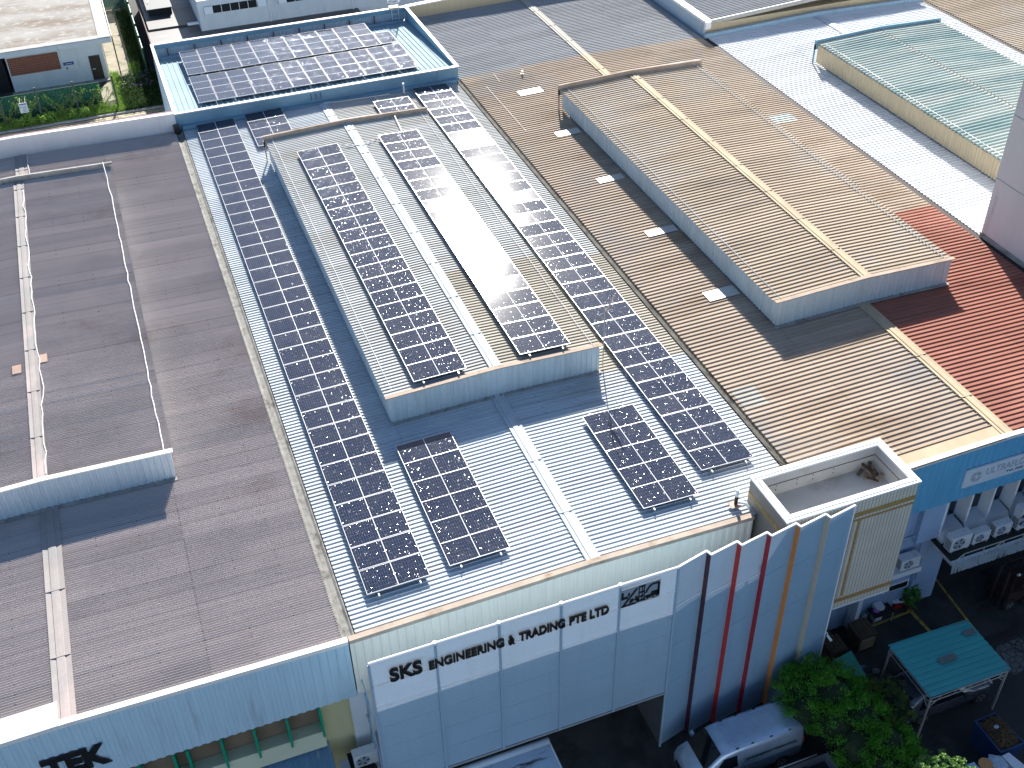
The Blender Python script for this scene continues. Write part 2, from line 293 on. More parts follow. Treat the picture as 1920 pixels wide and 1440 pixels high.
# ------------------------------------------------------------------ mesh helpers
class MB:
    def __init__(s): s.v = []; s.f = []
    def add(s, vs, fs):
        k = len(s.v); s.v += [tuple(v) for v in vs]; s.f += [tuple(i+k for i in f) for f in fs]; return s
    def box(s, x0, x1, y0, y1, z0, z1):
        return s.add([(x0,y0,z0),(x1,y0,z0),(x1,y1,z0),(x0,y1,z0),(x0,y0,z1),(x1,y0,z1),(x1,y1,z1),(x0,y1,z1)],
                     [(0,3,2,1),(4,5,6,7),(0,1,5,4),(1,2,6,5),(2,3,7,6),(3,0,4,7)])
    def quad(s, a, b, c, d): return s.add([a, b, c, d], [(0, 1, 2, 3)])
    def prism(s, pts, ext):      # closed polygon (list of 3d pts) extruded by vector ext
        n = len(pts); e = Vector(ext); P = [Vector(p) for p in pts]
        return s.add([*P, *[p+e for p in P]], [tuple(range(n))[::-1], tuple(range(n, 2*n))] + [(i, (i+1) % n, n+(i+1) % n, n+i) for i in range(n)])
    def tube(s, a, b, r, n=8, r2=None, cap=True):
        a = Vector(a); b = Vector(b); r2 = r if r2 is None else r2
        d = (b-a).normalized(); u = d.orthogonal().normalized(); v_ = d.cross(u)
        P = [a+(u*math.cos(6.2832*i/n)+v_*math.sin(6.2832*i/n))*r for i in range(n)] + [b+(u*math.cos(6.2832*i/n)+v_*math.sin(6.2832*i/n))*r2 for i in range(n)]
        F = [(i, (i+1) % n, n+(i+1) % n, n+i) for i in range(n)]
        if cap: F += [tuple(range(n))[::-1], tuple(range(n, 2*n))]
        return s.add(P, F)
    def path(s, pts, r, n=6):
        for a, b in zip(pts[:-1], pts[1:]): s.tube(a, b, r, n)
        return s
    def beam(s, a, b, w_, h):    # rectangular bar from a to b
        a = Vector(a); b = Vector(b); d = (b-a).normalized(); up = Vector((0, 0, 1))
        if abs(d.z) > .95: up = Vector((0, 1, 0))
        sx = d.cross(up).normalized()*(w_/2); u = sx.cross(d).normalized()*(h/2)
        return s.add([a-sx-u, a+sx-u, a+sx+u, a-sx+u, b-sx-u, b+sx-u, b+sx+u, b-sx+u], [(0,3,2,1),(4,5,6,7),(0,1,5,4),(1,2,6,5),(2,3,7,6),(3,0,4,7)])
    def ribs(s, u0, u1, pitch, h, prof, fa, fb, N):
        """corrugated sheet: profile runs along u, each line spans fa(u) to fb(u)"""
        N = Vector(N); us = []
        k = int(round((u1-u0)/pitch)); pitch = (u1-u0)/k
        for i in range(k):
            for fr, hh in prof: us.append((u0+(i+fr)*pitch, hh))
        us.append((u1, prof[0][1]))
        V = []
        for u, hh in us: V.append(Vector(fa(u))+N*(hh*h)); V.append(Vector(fb(u))+N*(hh*h))
        return s.add(V, [(2*i, 2*i+1, 2*i+3, 2*i+2) for i in range(len(us)-1)])
NARROW = [(0, 0), (.72, 0), (.78, 1), (.93, 1)]
WIDE = [(0, 0), (.40, 0), (.52, 1), (.88, 1)]
SINE = [(0, 0), (.125, .15), (.25, .5), (.375, .85), (.5, 1), (.625, .85), (.75, .5), (.875, .15)]
ZIG = [(0, 0), (.18, 0), (.45, 1), (.73, 1)]

def link(o, parent=None):
    COL.objects.link(o)
    if parent: o.parent = parent
    return o
def origin_of(p):
    v = Vector((0, 0, 0))
    while p: v += p.location; p = p.parent
    return v
def obj(name, mb, m, parent=None, loc=None, smooth=False, label=None):
    """links mb (world coordinates) as ONE mesh object under parent"""
    o0 = origin_of(parent); L = Vector(loc) if loc is not None else Vector((0, 0, 0))
    me = bpy.data.meshes.new(name)
    off = o0+L if parent else L
    me.from_pydata([tuple(Vector(v)-off) for v in mb.v], [], mb.f); me.update()
    if m: me.materials.append(m if not isinstance(m, str) else M[m])
    if smooth:
        for p in me.polygons: p.use_smooth = True
    o = bpy.data.objects.new(name, me); o.location = L if not parent else Vector((0, 0, 0))
    if parent and loc is not None: o.location = L
    if label: o['label'] = label
    return link(o, parent)
def tag(o, label, cat, group=None):
    o['label'] = label; o['category'] = cat
    if group: o['group'] = group
    return o
def thing(name, label, cat, loc=(0, 0, 0), group=None):
    o = bpy.data.objects.new(name, None); o.location = loc; o.empty_display_size = .3; link(o)
    return tag(o, label, cat, group)
def struct(name, mb, m):
    o = obj(name, mb, m); o['kind'] = 'structure'; return o
def solo(name, mb, m, label, cat, loc, group=None, smooth=False):
    return tag(obj(name, mb, m, None, loc, smooth), label, cat, group)
def copy_tree(o, parent=None, keep=True):
    c = o.copy(); COL.objects.link(c); c.parent = parent
    for ch in list(o.children): copy_tree(ch, c)
    return c
def text_mesh(s, bold=0.02, extr=.04):
    cu = bpy.data.curves.new('txt', 'FONT'); cu.body = s; cu.size = 1; cu.extrude = extr; cu.offset = bold
    o = bpy.data.objects.new('txt', cu); COL.objects.link(o)
    dg = bpy.context.evaluated_depsgraph_get(); dg.update()
    me = bpy.data.meshes.new_from_object(o.evaluated_get(dg))
    vs = [v.co.copy() for v in me.vertices]; fs = [tuple(p.vertices) for p in me.polygons]
    bpy.data.objects.remove(o); bpy.data.curves.remove(cu); bpy.data.meshes.remove(me)
    return vs, fs
def text_xz(s, x0, x1, z0, z1, y, depth=.08, bold=.02, z1b=None):
    """text standing on a wall facing -Y, fitted to the given box"""
    vs, fs = text_mesh(s, bold)
    ax = min(v.x for v in vs); bx = max(v.x for v in vs); ay = min(v.y for v in vs); by = max(v.y for v in vs)
    mb = MB(); mb.add([(x0+(v.x-ax)/(bx-ax)*(x1-x0), y-(depth/2)*(1+v.z/.04), z0+(v.y-ay)/(by-ay)*(z1-z0)) for v in vs], fs)
    return mb

# ------------------------------------------------------------------ ground
struct('ground', MB().box(-300, 400, -300, 400, -.6, -.02), 'ground')
struct('yard', MB().box(-40, 70, -40, .6, -.3, -.004), 'yard')
struct('road', MB().box(22.0, 60, -40, -3.05, -.3, .0), 'asphalt')
kerb = MB(); kerb.box(24.6, 60, -3.0, -2.62, -.2, .06)
struct('street', MB().box(-60, 90, -33, -12.5, -.25, .006), mat('bounce street concrete', (.15, .155, .16), .85, 0, .15, .6))  # out of view, tone set to bounce sunlight up onto the facades
ob = thing('bounce_building', 'blue grey block added out of view across the street to bounce sunlight', 'building', (15, -41, 0))  # added behind the camera only to bounce sunlight onto the facades
obj('wall', MB().box(-35, 70, -50, -34, 0, 13), mat('blue grey render', (.28, .34, .40), .8, 0, .06, .5), ob)
for i in range(20): obj('window', MB().box(-32+i*5, -30.2+i*5, -33.99, -33.95, 5, 6.4), 'dark_glass', ob)  # windows only dress the added bounce block
struct('drain_cover', kerb, 'dark_gap')
struct('back_lane', MB().box(-60, 2.2, 44, 66.3, -.3, .0), 'road')
struct('lane_kerb', MB().box(-60, .8, 66.35, 66.6, -.2, .10), 'concrete')
vg = MB(); vg.box(-60, .9, 66.6, 69.2, -.2, .03); struct('soil', vg, 'soil')
struct('path', MB().box(-3.1, -.7, 69.2, 92, -.2, .02), 'path')
struct('path_slab', MB().prism([(-4.5, 69.2, .045), (-3.05, 69.2, .045), (-3.05, 73.4, .045), (-4.4, 72.0, .045)][::-1], (0, 0, -.1)), 'path')
struct('verge', MB().box(-.7, .3, 66.6, 92, -.2, .03), 'soil')
ck, t, p = NT('cracked concrete'); vo_ = t.nodes.new('ShaderNodeTexVoronoi'); vo_.feature = 'DISTANCE_TO_EDGE'; vo_.inputs['Scale'].default_value = 3.2
t.links.new(mapped(t, (1, 1, 1)), vo_.inputs['Vector']); t.links.new(mix(t, ramp(t, vo_.outputs['Distance'], .02, .07), (.012, .012, .012), mix(t, ramp(t, noise(t, mapped(t, (1, 1, 1)), 2), .3, .7), (.08, .085, .085), (.15, .155, .155))), p.inputs['Base Color'])
M['cracked'] = ck
struct('cracked_paving', MB().prism([(26.3, -4.6, .004), (27.6, -4.4, .004), (29.5, -3.6, .004), (29.5, -3.1, .004), (26.6, -3.1, .004), (25.9, -3.9, .004)], (0, 0, .004)), 'cracked')
tag(obj('lane_marking', MB().box(-60, .8, 65.95, 66.08, 0, .006).box(-60, .8, 65.65, 65.78, 0, .006), 'lane_line'), 'double faded yellow line along the kerb of the back lane', 'road marking')
tag(obj('yard_marking', MB().beam((22.3, -.24, .0), (24.5, -.16, .0), .11, .01), 'yellow_line'), 'short faded yellow line across the yard beside the wooden crates', 'road marking')
tag(obj('yard_marking', MB().beam((26.6, 1.4, .0), (26.25, -2.6, .0), .11, .01), 'yellow_line'), 'long worn yellow line on dark yard between blue wall and carport', 'road marking')
tag(obj('yard_marking', MB().beam((24.35, .1, .0), (24.5, -2.3, .0), .16, .01), 'yellow_line'), 'wide dirty yellow edge line running under the carport corner', 'road marking')

# ------------------------------------------------------------------ factories
K = .022; ZRG = 9+9*K; ZME, ZMR = 10.40, 10.55
def zr(x, x0): return 9.0 + K*(9-abs(x-x0-9))
def gable_top(x0, base=9.0): return lambda x: base + K*(9-abs(x-x0-9))

def slopes(parent, x0, ya, yb, m, pitch, h, prof, sides='LR', edge=.16, label=None, name='main_roof'):
    for s in sides:
        mb = MB()
        if s == 'L': mb.ribs(ya, yb, pitch, h, prof, lambda y: (x0+edge, y, 9+K*edge), lambda y: (x0+9-.02, y, ZRG), (-K, 0, 1))
        else: mb.ribs(ya, yb, pitch, h, prof, lambda y: (x0+9+.02, y, ZRG), lambda y: (x0+18-edge, y, 9+K*edge), (K, 0, 1))
        obj(name, mb, m, parent, label=label)
def ridge(parent, xc, z, y0, y1, m, w_=.3, name='ridge_cap', grooves=True):
    P = [(-w_, -w_*K-.012), (-w_, -w_*K+.035), (-w_*.45, -.0), (-w_*.38, .03), (0, .035), (w_*.38, .03), (w_*.45, 0), (w_, -w_*K+.035), (w_, -w_*K-.012)]
    mb = MB(); mb.prism([(xc+a, y0, z+.045+b) for a, b in P], (0, y1-y0, 0))
    y = y0+2.6
    while y < y1-.5:                      # lap joints
        mb.box(xc-w_*.99, xc+w_*.99, y, y+.05, z+.02, z+.088); y += 3.05
    return obj(name, mb, m, parent)
def monitor(parent, x0, y0, y1, mroof, mwall, mside, mcap, mtrim, pitch, h, prof, split=None, zE=ZME, zR=ZMR, beige=None, back_h=.30):
    xa, xb = x0+4.40, x0+13.74; xc = (xa+xb)/2; k = (zR-zE)/(xc-xa)
    mon = obj('roof_monitor', MB().box(xa+.35, xb-.35, y0+.3, y1-.3, 9.1, 10.1), 'dark', parent)
    zt = lambda x: zR - k*abs(x-xc)
    for s in 'LR':
        segs = [(y0+.05, y1, mroof)]
        if s == 'R' and beige: segs = [(y0+.05, beige, 'roof_sks_beige'), (beige, y1, mroof)]
        for a, b, mm in segs:
            mb = MB()
            if s == 'L': mb.ribs(a, b, pitch, h, prof, lambda y: (xa-.1, y, zt(xa-.1)), lambda y: (xc-.02, y, zR), (-k, 0, 1))
            else: mb.ribs(a, b, pitch, h, prof, lambda y: (xc+.02, y, zR), lambda y: (xb+.1, y, zt(xb+.1)), (k, 0, 1))
            o = obj('monitor_roof', mb, mm, mon)
            if mm == 'roof_sks_beige': o['label'] = 'yellowed roof sheets'
    ridge(mon, xc, zR, y0+.02, y1, mcap, .26, 'monitor_ridge_cap')
    # walls
    mb = MB(); mb.ribs(xa+.02, xb-.02, .24, .03, WIDE, lambda x: (x, y0, zr(x, x0)+.02), lambda x: (x, y0, zt(x)+.02), (0, -1, 0)); obj('gable_wall', mb, mwall, mon)
    for x, n in ((xa+.03, -1), (xb-.03, 1)):
        mb = MB(); mb.ribs(y0+.02, y1, .24, .03, WIDE, lambda y: (x, y, 9.2), lambda y: (x, y, zt(xa)-.03), (n, 0, 0)); obj('side_wall', mb, mside, mon)
    # front cap, bottom flashing, back parapet
    for nm, zz, mm, t_, yy, d in (('gable_cap', zt, mtrim, .05, y0-.06, .22), ('base_flashing', lambda x: zr(x, x0), 'concrete', .035, y0-.20, .20)):
        mb = MB()
        for a, b in ((xa-.12, xc), (xc, xb+.12)):
            if nm == 'base_flashing': a += .1 if a < xc else 0; b -= .1 if b > xc else 0
            mb.prism([(a, yy, zz(a)+.035), (b, yy, zz(b)+.035), (b, yy, zz(b)+.035+t_), (a, yy, zz(a)+.035+t_)], (0, d, 0))
        obj(nm, mb, mm, mon)
    mb = MB()
    for a, b in ((xa-.2, xc), (xc, xb+.2)): mb.prism([(a, y1, zt(a)-.35), (b, y1, zt(b)-.35), (b, y1, zt(b)+back_h), (a, y1, zt(a)+back_h)], (0, .12, 0))
    mb.box(xa-.2, xa-.14, y1, y1+.12, 9.1, zt(xa)); obj('back_parapet', mb, mtrim if mtrim != 'white_trim' else 'concrete', mon)
    return mon, xa, xb, zt
def fascia(parent, x0, xa, xb, zb, m, y=-.02, pitch=.30, base=9.0, trim='white_trim'):
    gt = gable_top(x0, base)
    mb = MB(); mb.ribs(xa, xb, pitch, .028, WIDE, lambda x: (x, y, zb), lambda x: (x, y, gt(x)+.05), (0, -1, 0)); obj('front_fascia', mb, m, parent)
    mb = MB(); xs = [xa, x0+9, xb] if xa < x0+9 < xb else [xa, xb]
    for a, b in zip(xs[:-1], xs[1:]):
        mb.prism([(a, y-.05, gt(a)+.04), (b, y-.05, gt(b)+.04), (b, y-.05, gt(b)+.10), (a, y-.05, gt(a)+.10)], (0, .22, 0))
        mb.prism([(a, y-.052, gt(a)-.07), (b, y-.052, gt(b)-.07), (b, y-.052, gt(b)+.04), (a, y-.052, gt(a)+.04)], (0, .018, 0))
    obj('fascia_cap', mb, trim, parent)
def cable(mb, pts, r=.018, wob=.03, seed=1, step=.6):
    rr = random.Random(seed); P = []
    for a, b in zip(pts[:-1], pts[1:]):
        a = Vector(a); b = Vector(b); n = max(1, int((b-a).length/step))
        for i in range(n): P.append(a.lerp(b, i/n)+Vector((rr.uniform(-wob, wob), 0, rr.uniform(0, .03))))
    P.append(Vector(pts[-1])); mb.path(P, r, 5)

# --- left building (old dark corrugated roofs)
lb = thing('factory_building', 'factory with dark grey brown corrugated roof and green fins under blue fascia', 'building', (-9, 20, 0), 'row of terraced factories')
obj('wall', MB().box(-17.9, -.1, .7, 41.3, 0, 8.85), 'white_wall', lb)
slopes(lb, -18, .12, 41.35, 'roof_left', .106, .055, SINE)
ridge(lb, -9, ZRG, .1, 41.3, 'cap_left', .33)
mon, xa, xb, zt = monitor(lb, -18, 10.2, 35.2, 'roof_left', 'clad_lightblue', 'clad_lightblue', 'cap_left', 'white_trim', .106, .055, SINE, back_h=.34)
mb = MB(); cable(mb, [(-4.5, 35.2, 10.8), (-4.46, 33, 10.47), (-4.46, 10.2, 10.47)], .022, .035, 3); obj('lightning_cable', mb, 'frame_white', mon)
mb = MB(); cable(mb, [(-8.62, 41, 9.3), (-8.6, 35.5, 9.3)], .018, .03, 4); obj('lightning_cable', mb, 'frame_white', lb); mb = MB(); cable(mb, [(-8.75, 34, 10.62), (-8.68, 20, 10.62), (-8.60, 16, 10.62), (-8.72, 10.5, 10.62)], .018, .06, 5); obj('lightning_cable', mb, 'frame_white', lb)
cpm = mat('copper brown patch', (.30, .19, .15), .5)
for xx, yy in ((-9.72, 17.4), (-8.66, 17.8)): obj('roof_sheet_patch', MB().prism([(xx, yy, 10.60), (xx+.36, yy, 10.60), (xx+.36, yy+.6, 10.60), (xx, yy+.6, 10.60)], (0, 0, .02)), cpm, lb, label='rusty pink patch sheet beside the ridge')
fascia(lb, -18, -17.9, -.02, 6.12, 'clad_skyblue', pitch=.30)
obj('back_wall', MB().prism([(-18, 41.4, 8.4), (0, 41.4, 8.4), (0, 41.4, 10.12), (-9, 41.4, 10.3), (-18, 41.4, 10.12)], (0, .22, 0)), 'white_wall', lb)
mb = MB()
for a, b in ((-18, -9), (-9, 0)): mb.prism([(a, 41.38, 10.13 if a < -9.5 else 10.31), (b, 41.38, 10.31 if b < -1 else 10.13), (b, 41.38, 10.36 if b < -1 else 10.18), (a, 41.38, 10.18 if a < -9.5 else 10.36)], (0, .26, 0))
obj('wall_cap', mb, 'white_trim', lb)
mb = MB()
for a, b in ((-18, -9), (-9, 0)): mb.prism([(a, 41.66, 9.9 if a < -9.5 else 10.08), (b, 41.66, 10.08 if b < -1 else 9.9), (b, 41.66, 10.30 if b < -1 else 10.12), (a, 41.66, 10.12 if a < -9.5 else 10.30)], (0, .32, 0))
obj('wall_flashing', mb, 'maroon', lb)
# front openings: fins, beam, recess, yellow panel
obj('recess', MB().box(-17.9, -1.42, .45, .69, 3.9, 6.6), mat('brown recess wall', (.20, .15, .10), .8), lb)  # plain brown behind the fins
obj('sill_beam', MB().box(-17.9, -1.36, -.02, .44, 3.83, 4.72), 'cream_beam', lb)
for x in [-1.40, -2.55, -3.68, -4.80, -5.93, -6.38, -7.5, -8.6, -9.7, -10.8, -11.9]:
    obj('fin', MB().box(x-.035, x+.05, -.12, .40, 4.5, 6.11), 'green_fin', lb)
obj('wall_panel', MB().box(-1.3, -.32, .30, .69, 1.5, 6.3), 'yellow_wall', lb)
obj('panel_frame', MB().box(-1.33, -1.24, .25, .31, 1.5, 6.1).box(-.36, -.27, .25, .31, 1.5, 6.1), 'yellow_wall', lb)
obj('side_wall', MB().box(-.3, .25, .10, .69, 0, 6.3), 'white_wall', lb)
mb = MB(); mb.ribs(-16, -1.28, .20, .03, NARROW, lambda x: (x, -1.9, 3.25), lambda x: (x, .3, 3.75), (0, -.2, 1)); o = obj('canopy_roof', mb, mat('stained blue canopy sheet', (.13, .25, .37), .5, 0, .15, 2, (4, .3, 1), [((.35, .36, .33), .62, .72, 2, (3, .5, 1))]), lb)
# white sheet lying over the ridge end
obj('roof_sheet_patch', MB().prism([(-13.2, -.10, 9.20), (-9.22, -.10, 9.29), (-9.22, .86, 9.29), (-13.2, .86, 9.20)], (0, 0, .05)), 'roof_white', lb, label='flat white sheet near the front of the roof')
# TEK lettering and flame emblem
tk = thing('company_lettering', 'large black capital letters TEK with blue flame emblem on pale blue fascia', 'sign', (-9.2, -.06, 7.4))
obj('lettering', text_xz('TEK', -10.18, -8.16, 6.84, 7.88, -.06, .06, .05), 'black', tk)
fl = [(-11.6, 6.9), (-11.35, 7.35), (-11.15, 7.75), (-11.14, 7.95), (-11.0, 7.70), (-10.7, 7.55), (-10.45, 7.56), (-10.75, 7.40), (-11.0, 7.2), (-11.3, 6.9)]
obj('emblem', MB().prism([(x, -.07, z) for x, z in fl], (0, -.05, 0)), 'flame_blue', tk)

# --- SKS building
sb = thing('factory_building', 'factory carrying most of the solar panels with pale blue ribbed roof behind mesh screen', 'building', (9, 20, 0), 'row of terraced factories')
obj('wall', MB().box(.3, 17.9, .7, 41.3, 0, 8.85), 'white_wall', sb)
obj('entrance', MB().box(2.2, 11.0, .55, .72, 0, 3.4), 'dark', sb)  # solid near-black slab, the interior's shade put into its colour
slopes(sb, 0, .1, 41.4, 'roof_sks', .205, .036, NARROW, 'L', .3)
slopes(sb, 0, .1, 10.0, 'roof_sks', .205, .036, NARROW, 'R', .2)
slopes(sb, 0, 10.0, 19.0, 'roof_sks_beige', .205, .036, NARROW, 'R', .2, 'yellowed roof sheets')
slopes(sb, 0, 19.0, 41.4, 'roof_sks_mon', .205, .036, NARROW, 'R', .2)
ridge(sb, 9, ZRG, .05, 41.3, 'cap_sks', .27)
mon, xa, xb, zt = monitor(sb, 0, 10.15, 35.1, 'roof_sks_mon', 'clad_bluegrey', 'clad_bluegrey', 'cap_sks', 'beige_trim', .205, .036, NARROW, beige=18.0)
mb = MB(); cable(mb, [(xa+.28, 35.2, 10.47), (xa+.28, 10.6, 10.42)], .012, .012, 8); obj('lightning_cable', mb, 'frame_white', mon); mb = MB(); cable(mb, [(xb-.28, 35, 10.48), (xb-.28, 10.2, 10.48)], .012, .012, 9); obj('lightning_cable', mb, 'frame_white', mon)
fascia(sb, 0, .02, 15.4, 6.2, 'clad_offwhite', pitch=.30, trim='beige_trim')
obj('front_wall', MB().box(.3, 15.5, .12, .5, 3.5, 8.9), 'clad_offwhite', sb)
# roof edge flashings at the far end
obj('end_flashing', MB().box(.3, 17.8, 41.3, 41.58, 9.0, 9.3), 'parapet_blue', sb)
obj('roof_conduit', MB().path([(13.2, 41.1, 9.2), (10.2, 41.1, 9.27), (9.0, 41.2, 9.3)], .03).path([(12.2, 41.1, 9.25), (12.25, 40.1, 9.28)], .02), 'frame_white', sb)
obj('roof_conduit', MB().path([(11.9, 35.3, 10.62), (11.7, 32.9, 10.6)], .03).path([(10.4, 32.7, 10.62), (9.2, 32.0, 10.62), (8.0, 32.5, 10.66)], .025), 'frame_white', sb)

# --- tan building
tb = thing('factory_building', 'factory with tan ribbed roof, red roof section and bright blue front fascia', 'building', (27, 20, 0), 'row of terraced factories')
obj('wall', MB().box(18.1, 35.9, .65, 53.2, 4.1, 8.85), 'blue_wall', tb)
obj('lower_wall', MB().box(18.1, 25.7, .65, 4.9, 0, 4.09).box(18.1, 35.9, 5, 53.2, 0, 4.09), 'blue_wall', tb)
slopes(tb, 18, .1, 41.9, 'roof_tan', .262, .045, NARROW, 'L')
slopes(tb, 18, 16.6, 41.9, 'roof_tan', .262, .045, NARROW, 'R')
slopes(tb, 18, .1, 16.6, 'roof_red', .262, .045, NARROW, 'R', .16, 'faded red roof sheets')
slopes(tb, 18, 41.9, 53.4, 'roof_grey', .262, .045, NARROW, 'LR', .16, 'plain grey roof sheets')
ridge(tb, 27, ZRG, .05, 41.9, 'cap_tan', .27); ridge(tb, 27, ZRG, 41.9, 53.4, 'cap_grey', .27)
mon, xa, xb, zt = monitor(tb, 18, 10.1, 34.9, 'roof_tan_mon', 'clad_bluegrey', 'clad_bluegrey', 'cap_tan', 'beige_trim', .262, .045, NARROW)
mb = MB(); cable(mb, [(xa+.3, 35.1, 10.47), (xa+.3, 10.3, 10.42)], .018, .012, 18); obj('lightning_cable', mb, 'cap_sks', mon); mb = MB(); cable(mb, [(xb-.3, 34.8, 10.48), (xb-.3, 10.2, 10.48)], .018, .012, 19); obj('lightning_cable', mb, 'cap_sks', mon)
for (a, b, c, d) in ((20.8, 22.35, 37.7, 38.45), (20.75, 22.25, 31.5, 32.15), (20.68, 22.2, 25.4, 26.0), (20.65, 22.3, 19.3, 19.88), (20.7, 22.3, 13.0, 13.8)):
    obj('skylight_sheet', MB().prism([(a, c, zr(a, 18)+.045), (b, c, zr(b, 18)+.045), (b, d, zr(b, 18)+.045), (a, d, zr(a, 18)+.045)], (0, 0, .012)), mat('translucent sheet', (.50, .50, .475), .5, 0, .1, 3), tb)
for (a, b, c, d, mm) in ((18.3, 19.4, 5.5, 7.0, 'cap_grey'), (33.1, 34.9, 27.95, 29.25, None), (32.1, 32.95, 31.0, 31.6, 'cap_grey'), (31.6, 33.8, 38.35, 38.6, 'roof_white')):
    mm = mm or mat('grey green sheet', (.34, .40, .38), .6, 0, .1, 2)
    mb = MB(); sgn = K if b < 27 else -K
    yo, pe = (.1, 41.8/160) if b < 27 else (16.6, 25.3/97)
    c = yo+round((c-yo)/pe)*pe; d = yo+round((d-yo)/pe)*pe
    mb.ribs(c, d, pe, .045, NARROW, lambda y: (a, y, zr(a, 18)+.012), lambda y: (b, y, zr(b, 18)+.012), (-sgn, 0, 1)); obj('roof_sheet_patch', mb, mm, tb)
mb = MB(); mb.prism([(21.6, -.12, zr(21.6, 18)+.05), (26.7, -.12, zr(26.7, 18)+.05), (26.7, .72, zr(26.7, 18)+.05), (21.6, .72, zr(21.6, 18)+.05)], (0, 0, .02)); obj('roof_sheet_patch', mb, 'cap_tan', tb, label='flat beige flashing along the front edge')
fascia(tb, 18, 21.0, 36, 6.38, 'clad_blue', pitch=.30)
obj('back_wall', MB().prism([(18, 53.4, 8.0), (36, 53.4, 8.0), (36, 53.4, 9.9), (27, 53.4, 10.3), (18, 53.4, 9.9)], (0, .2, 0)), 'clad_beige', tb)
mb = MB(); mb.prism([(18, 53.3, 9.9), (27, 53.3, 10.3), (27, 53.3, 10.4), (18, 53.3, 10.0)], (0, .4, 0)); mb.prism([(27, 53.3, 10.3), (36, 53.3, 9.9), (36, 53.3, 10.0), (27, 53.3, 10.4)], (0, .4, 0)); obj('wall_cap', mb, 'white_trim', tb)
obj('roof_joint', MB().path([(19.3, 40.0, 9.10), (19.3, 33.0, 9.10)], .012).path([(20.4, 41.6, 9.13), (20.3, 40.2, 9.13)], .012), 'white_trim', tb)
# front of the tan building under the blue fascia: window bays with fins
obj('fin_wall', MB().box(23.72, 24.95, .02, .62, 4.3, 6.38), 'blue_wall', tb)
for i, x in enumerate((24.8, 26.04, 27.17, 28.38, 29.6, 30.8, 32.0)):
    obj('fin', MB().box(x, x+.09, .0, .66, 4.55, 6.38), 'frame_white', tb)
    wnd = obj('window', MB().box(x+.12, x+1.12, .55, .63, 4.75, 6.0), 'frame_blue', tb)
    obj('pane', MB().box(x+.18, x+1.06, .535, .549, 4.85, 5.9), 'win_glass', wnd)
    obj('sill', MB().prism([(x+.0, .62, 3.9), (x+.0, -.22, 4.0), (x+.0, -.30, 4.25), (x+.0, .0, 4.62), (x+.0, .62, 4.68)], (1.15, 0, 0)), 'white_wall', tb)
mb = MB(); mb.box(24.3, 25.75, .25, .64, 0, 4.3); obj('front_pier', mb, 'blue_wall', tb)
obj('front_wall', MB().box(22.1, 24.3, .3, .64, .0, 6.5), 'blue_wall', tb)
wd = obj('window', MB().box(22.9, 24.2, .24, .31, 1.30, 1.72), 'frame_white', tb); obj('pane', MB().box(22.98, 24.12, .22, .238, 1.36, 1.66), 'win_glass', wd)
obj('ledge', MB().box(22.6, 24.05, -.35, .3, 2.92, 3.2), 'white_wall', tb)
mb = MB(); mb.path([(24.2, .22, 6.3), (24.2, .22, 4.9), (24.1, .2, 4.6), (22.5, .2, 4.6)], .03); mb.path([(22.6, .22, 4.45), (23.9, .22, 4.45), (23.9, .22, 3.9)], .02); mb.path([(24.35, .2, 3.0), (24.35, .2, .5), (24.0, .2, .3)], .03); mb.path([(24.5, .2, 3.0), (24.5, .2, 1.6)], .02); obj('drain_pipe', mb, 'frame_blue', tb)
# dark canopy with cut metal edge
cp = obj('canopy', MB().box(24.45, 36, -1.42, .2, 4.12, 4.2), mat('mossy tar canopy', (.018, .022, .018), .85, 0, .3, 2), tb)
rr = random.Random(5); mb = MB(); x = 24.45
while x < 35.8:
    d = rr.uniform(.06, .22); b = rr.uniform(-.03, .03); mb.add([(x, -1.43+b*.2, 4.28), (x+d, -1.43-b, 4.28), (x+d, -1.50+b, 3.72), (x, -1.50-b, 3.72)], [(0, 3, 2, 1)]); mb.add([(x, -1.43+b*.2, 4.28), (x+d, -1.43-b, 4.28), (x+d, -1.30, 4.30), (x, -1.30, 4.30)], [(0, 1, 2, 3)]); x += d
obj('canopy_edge', mb, mat('bent shiny sheet', (.48, .58, .66), .3, .5, .25, 6, (4, 1, 1)), cp)
obj('canopy_gutter', MB().tube((24.42, .55, 4.25), (24.42, -1.45, 4.25), .06), 'steel', cp)
mb = MB(); zc = 4.62
mb.path([(25.0, -1.38, zc), (30.5, -1.38, zc)], .022)
for x in (25.0, 26.0, 27.0, 28.0, 29.0): mb.path([(x, -1.38, 4.2), (x, -1.38, zc)], .02)
mb.path([(25.0, -1.38, zc), (24.6, -1.38, 4.3), (25.0, -1.38, 4.2)], .02); mb.path([(27.0, -1.38, zc), (26.6, -1.38, 4.4), (27.0, -1.38, 4.2)], .02)
obj('canopy_frame', mb, 'steel', cp)

# --- white building
wb = thing('factory_building', 'factory with bright white coated roof and green streaked raised monitor roof', 'building', (45, 20, 0), 'row of terraced factories')
obj('wall', MB().box(36.1, 53.9, .65, 41.6, 0, 8.85), 'white_wall', wb)
slopes(wb, 36, .1, 41.8, 'roof_white', .262, .04, NARROW, 'LR', .2)
ridge(wb, 45, ZRG, .05, 41.8, 'roof_white', .27)
mon, xa, xb, zt = monitor(wb, 36, 10.2, 34.8, 'roof_teal', 'clad_beige', 'clad_beige', 'cap_grey', 'parapet_blue', .31, .125, WIDE)
mb = MB(); cable(mb, [(xa+.3, 34.7, 10.50), (xa+.3, 10.3, 10.50)], .02, .012, 28); obj('lightning_cable', mb, 'white_trim', mon)
mb = MB(); mb.prism([(36, 41.7, 8.9), (54, 41.7, 8.9), (54, 41.7, 9.25), (45, 41.7, 9.5), (36, 41.7, 9.25)], (0, .25, 0)); obj('end_flashing', mb, 'clad_skyblue', wb)

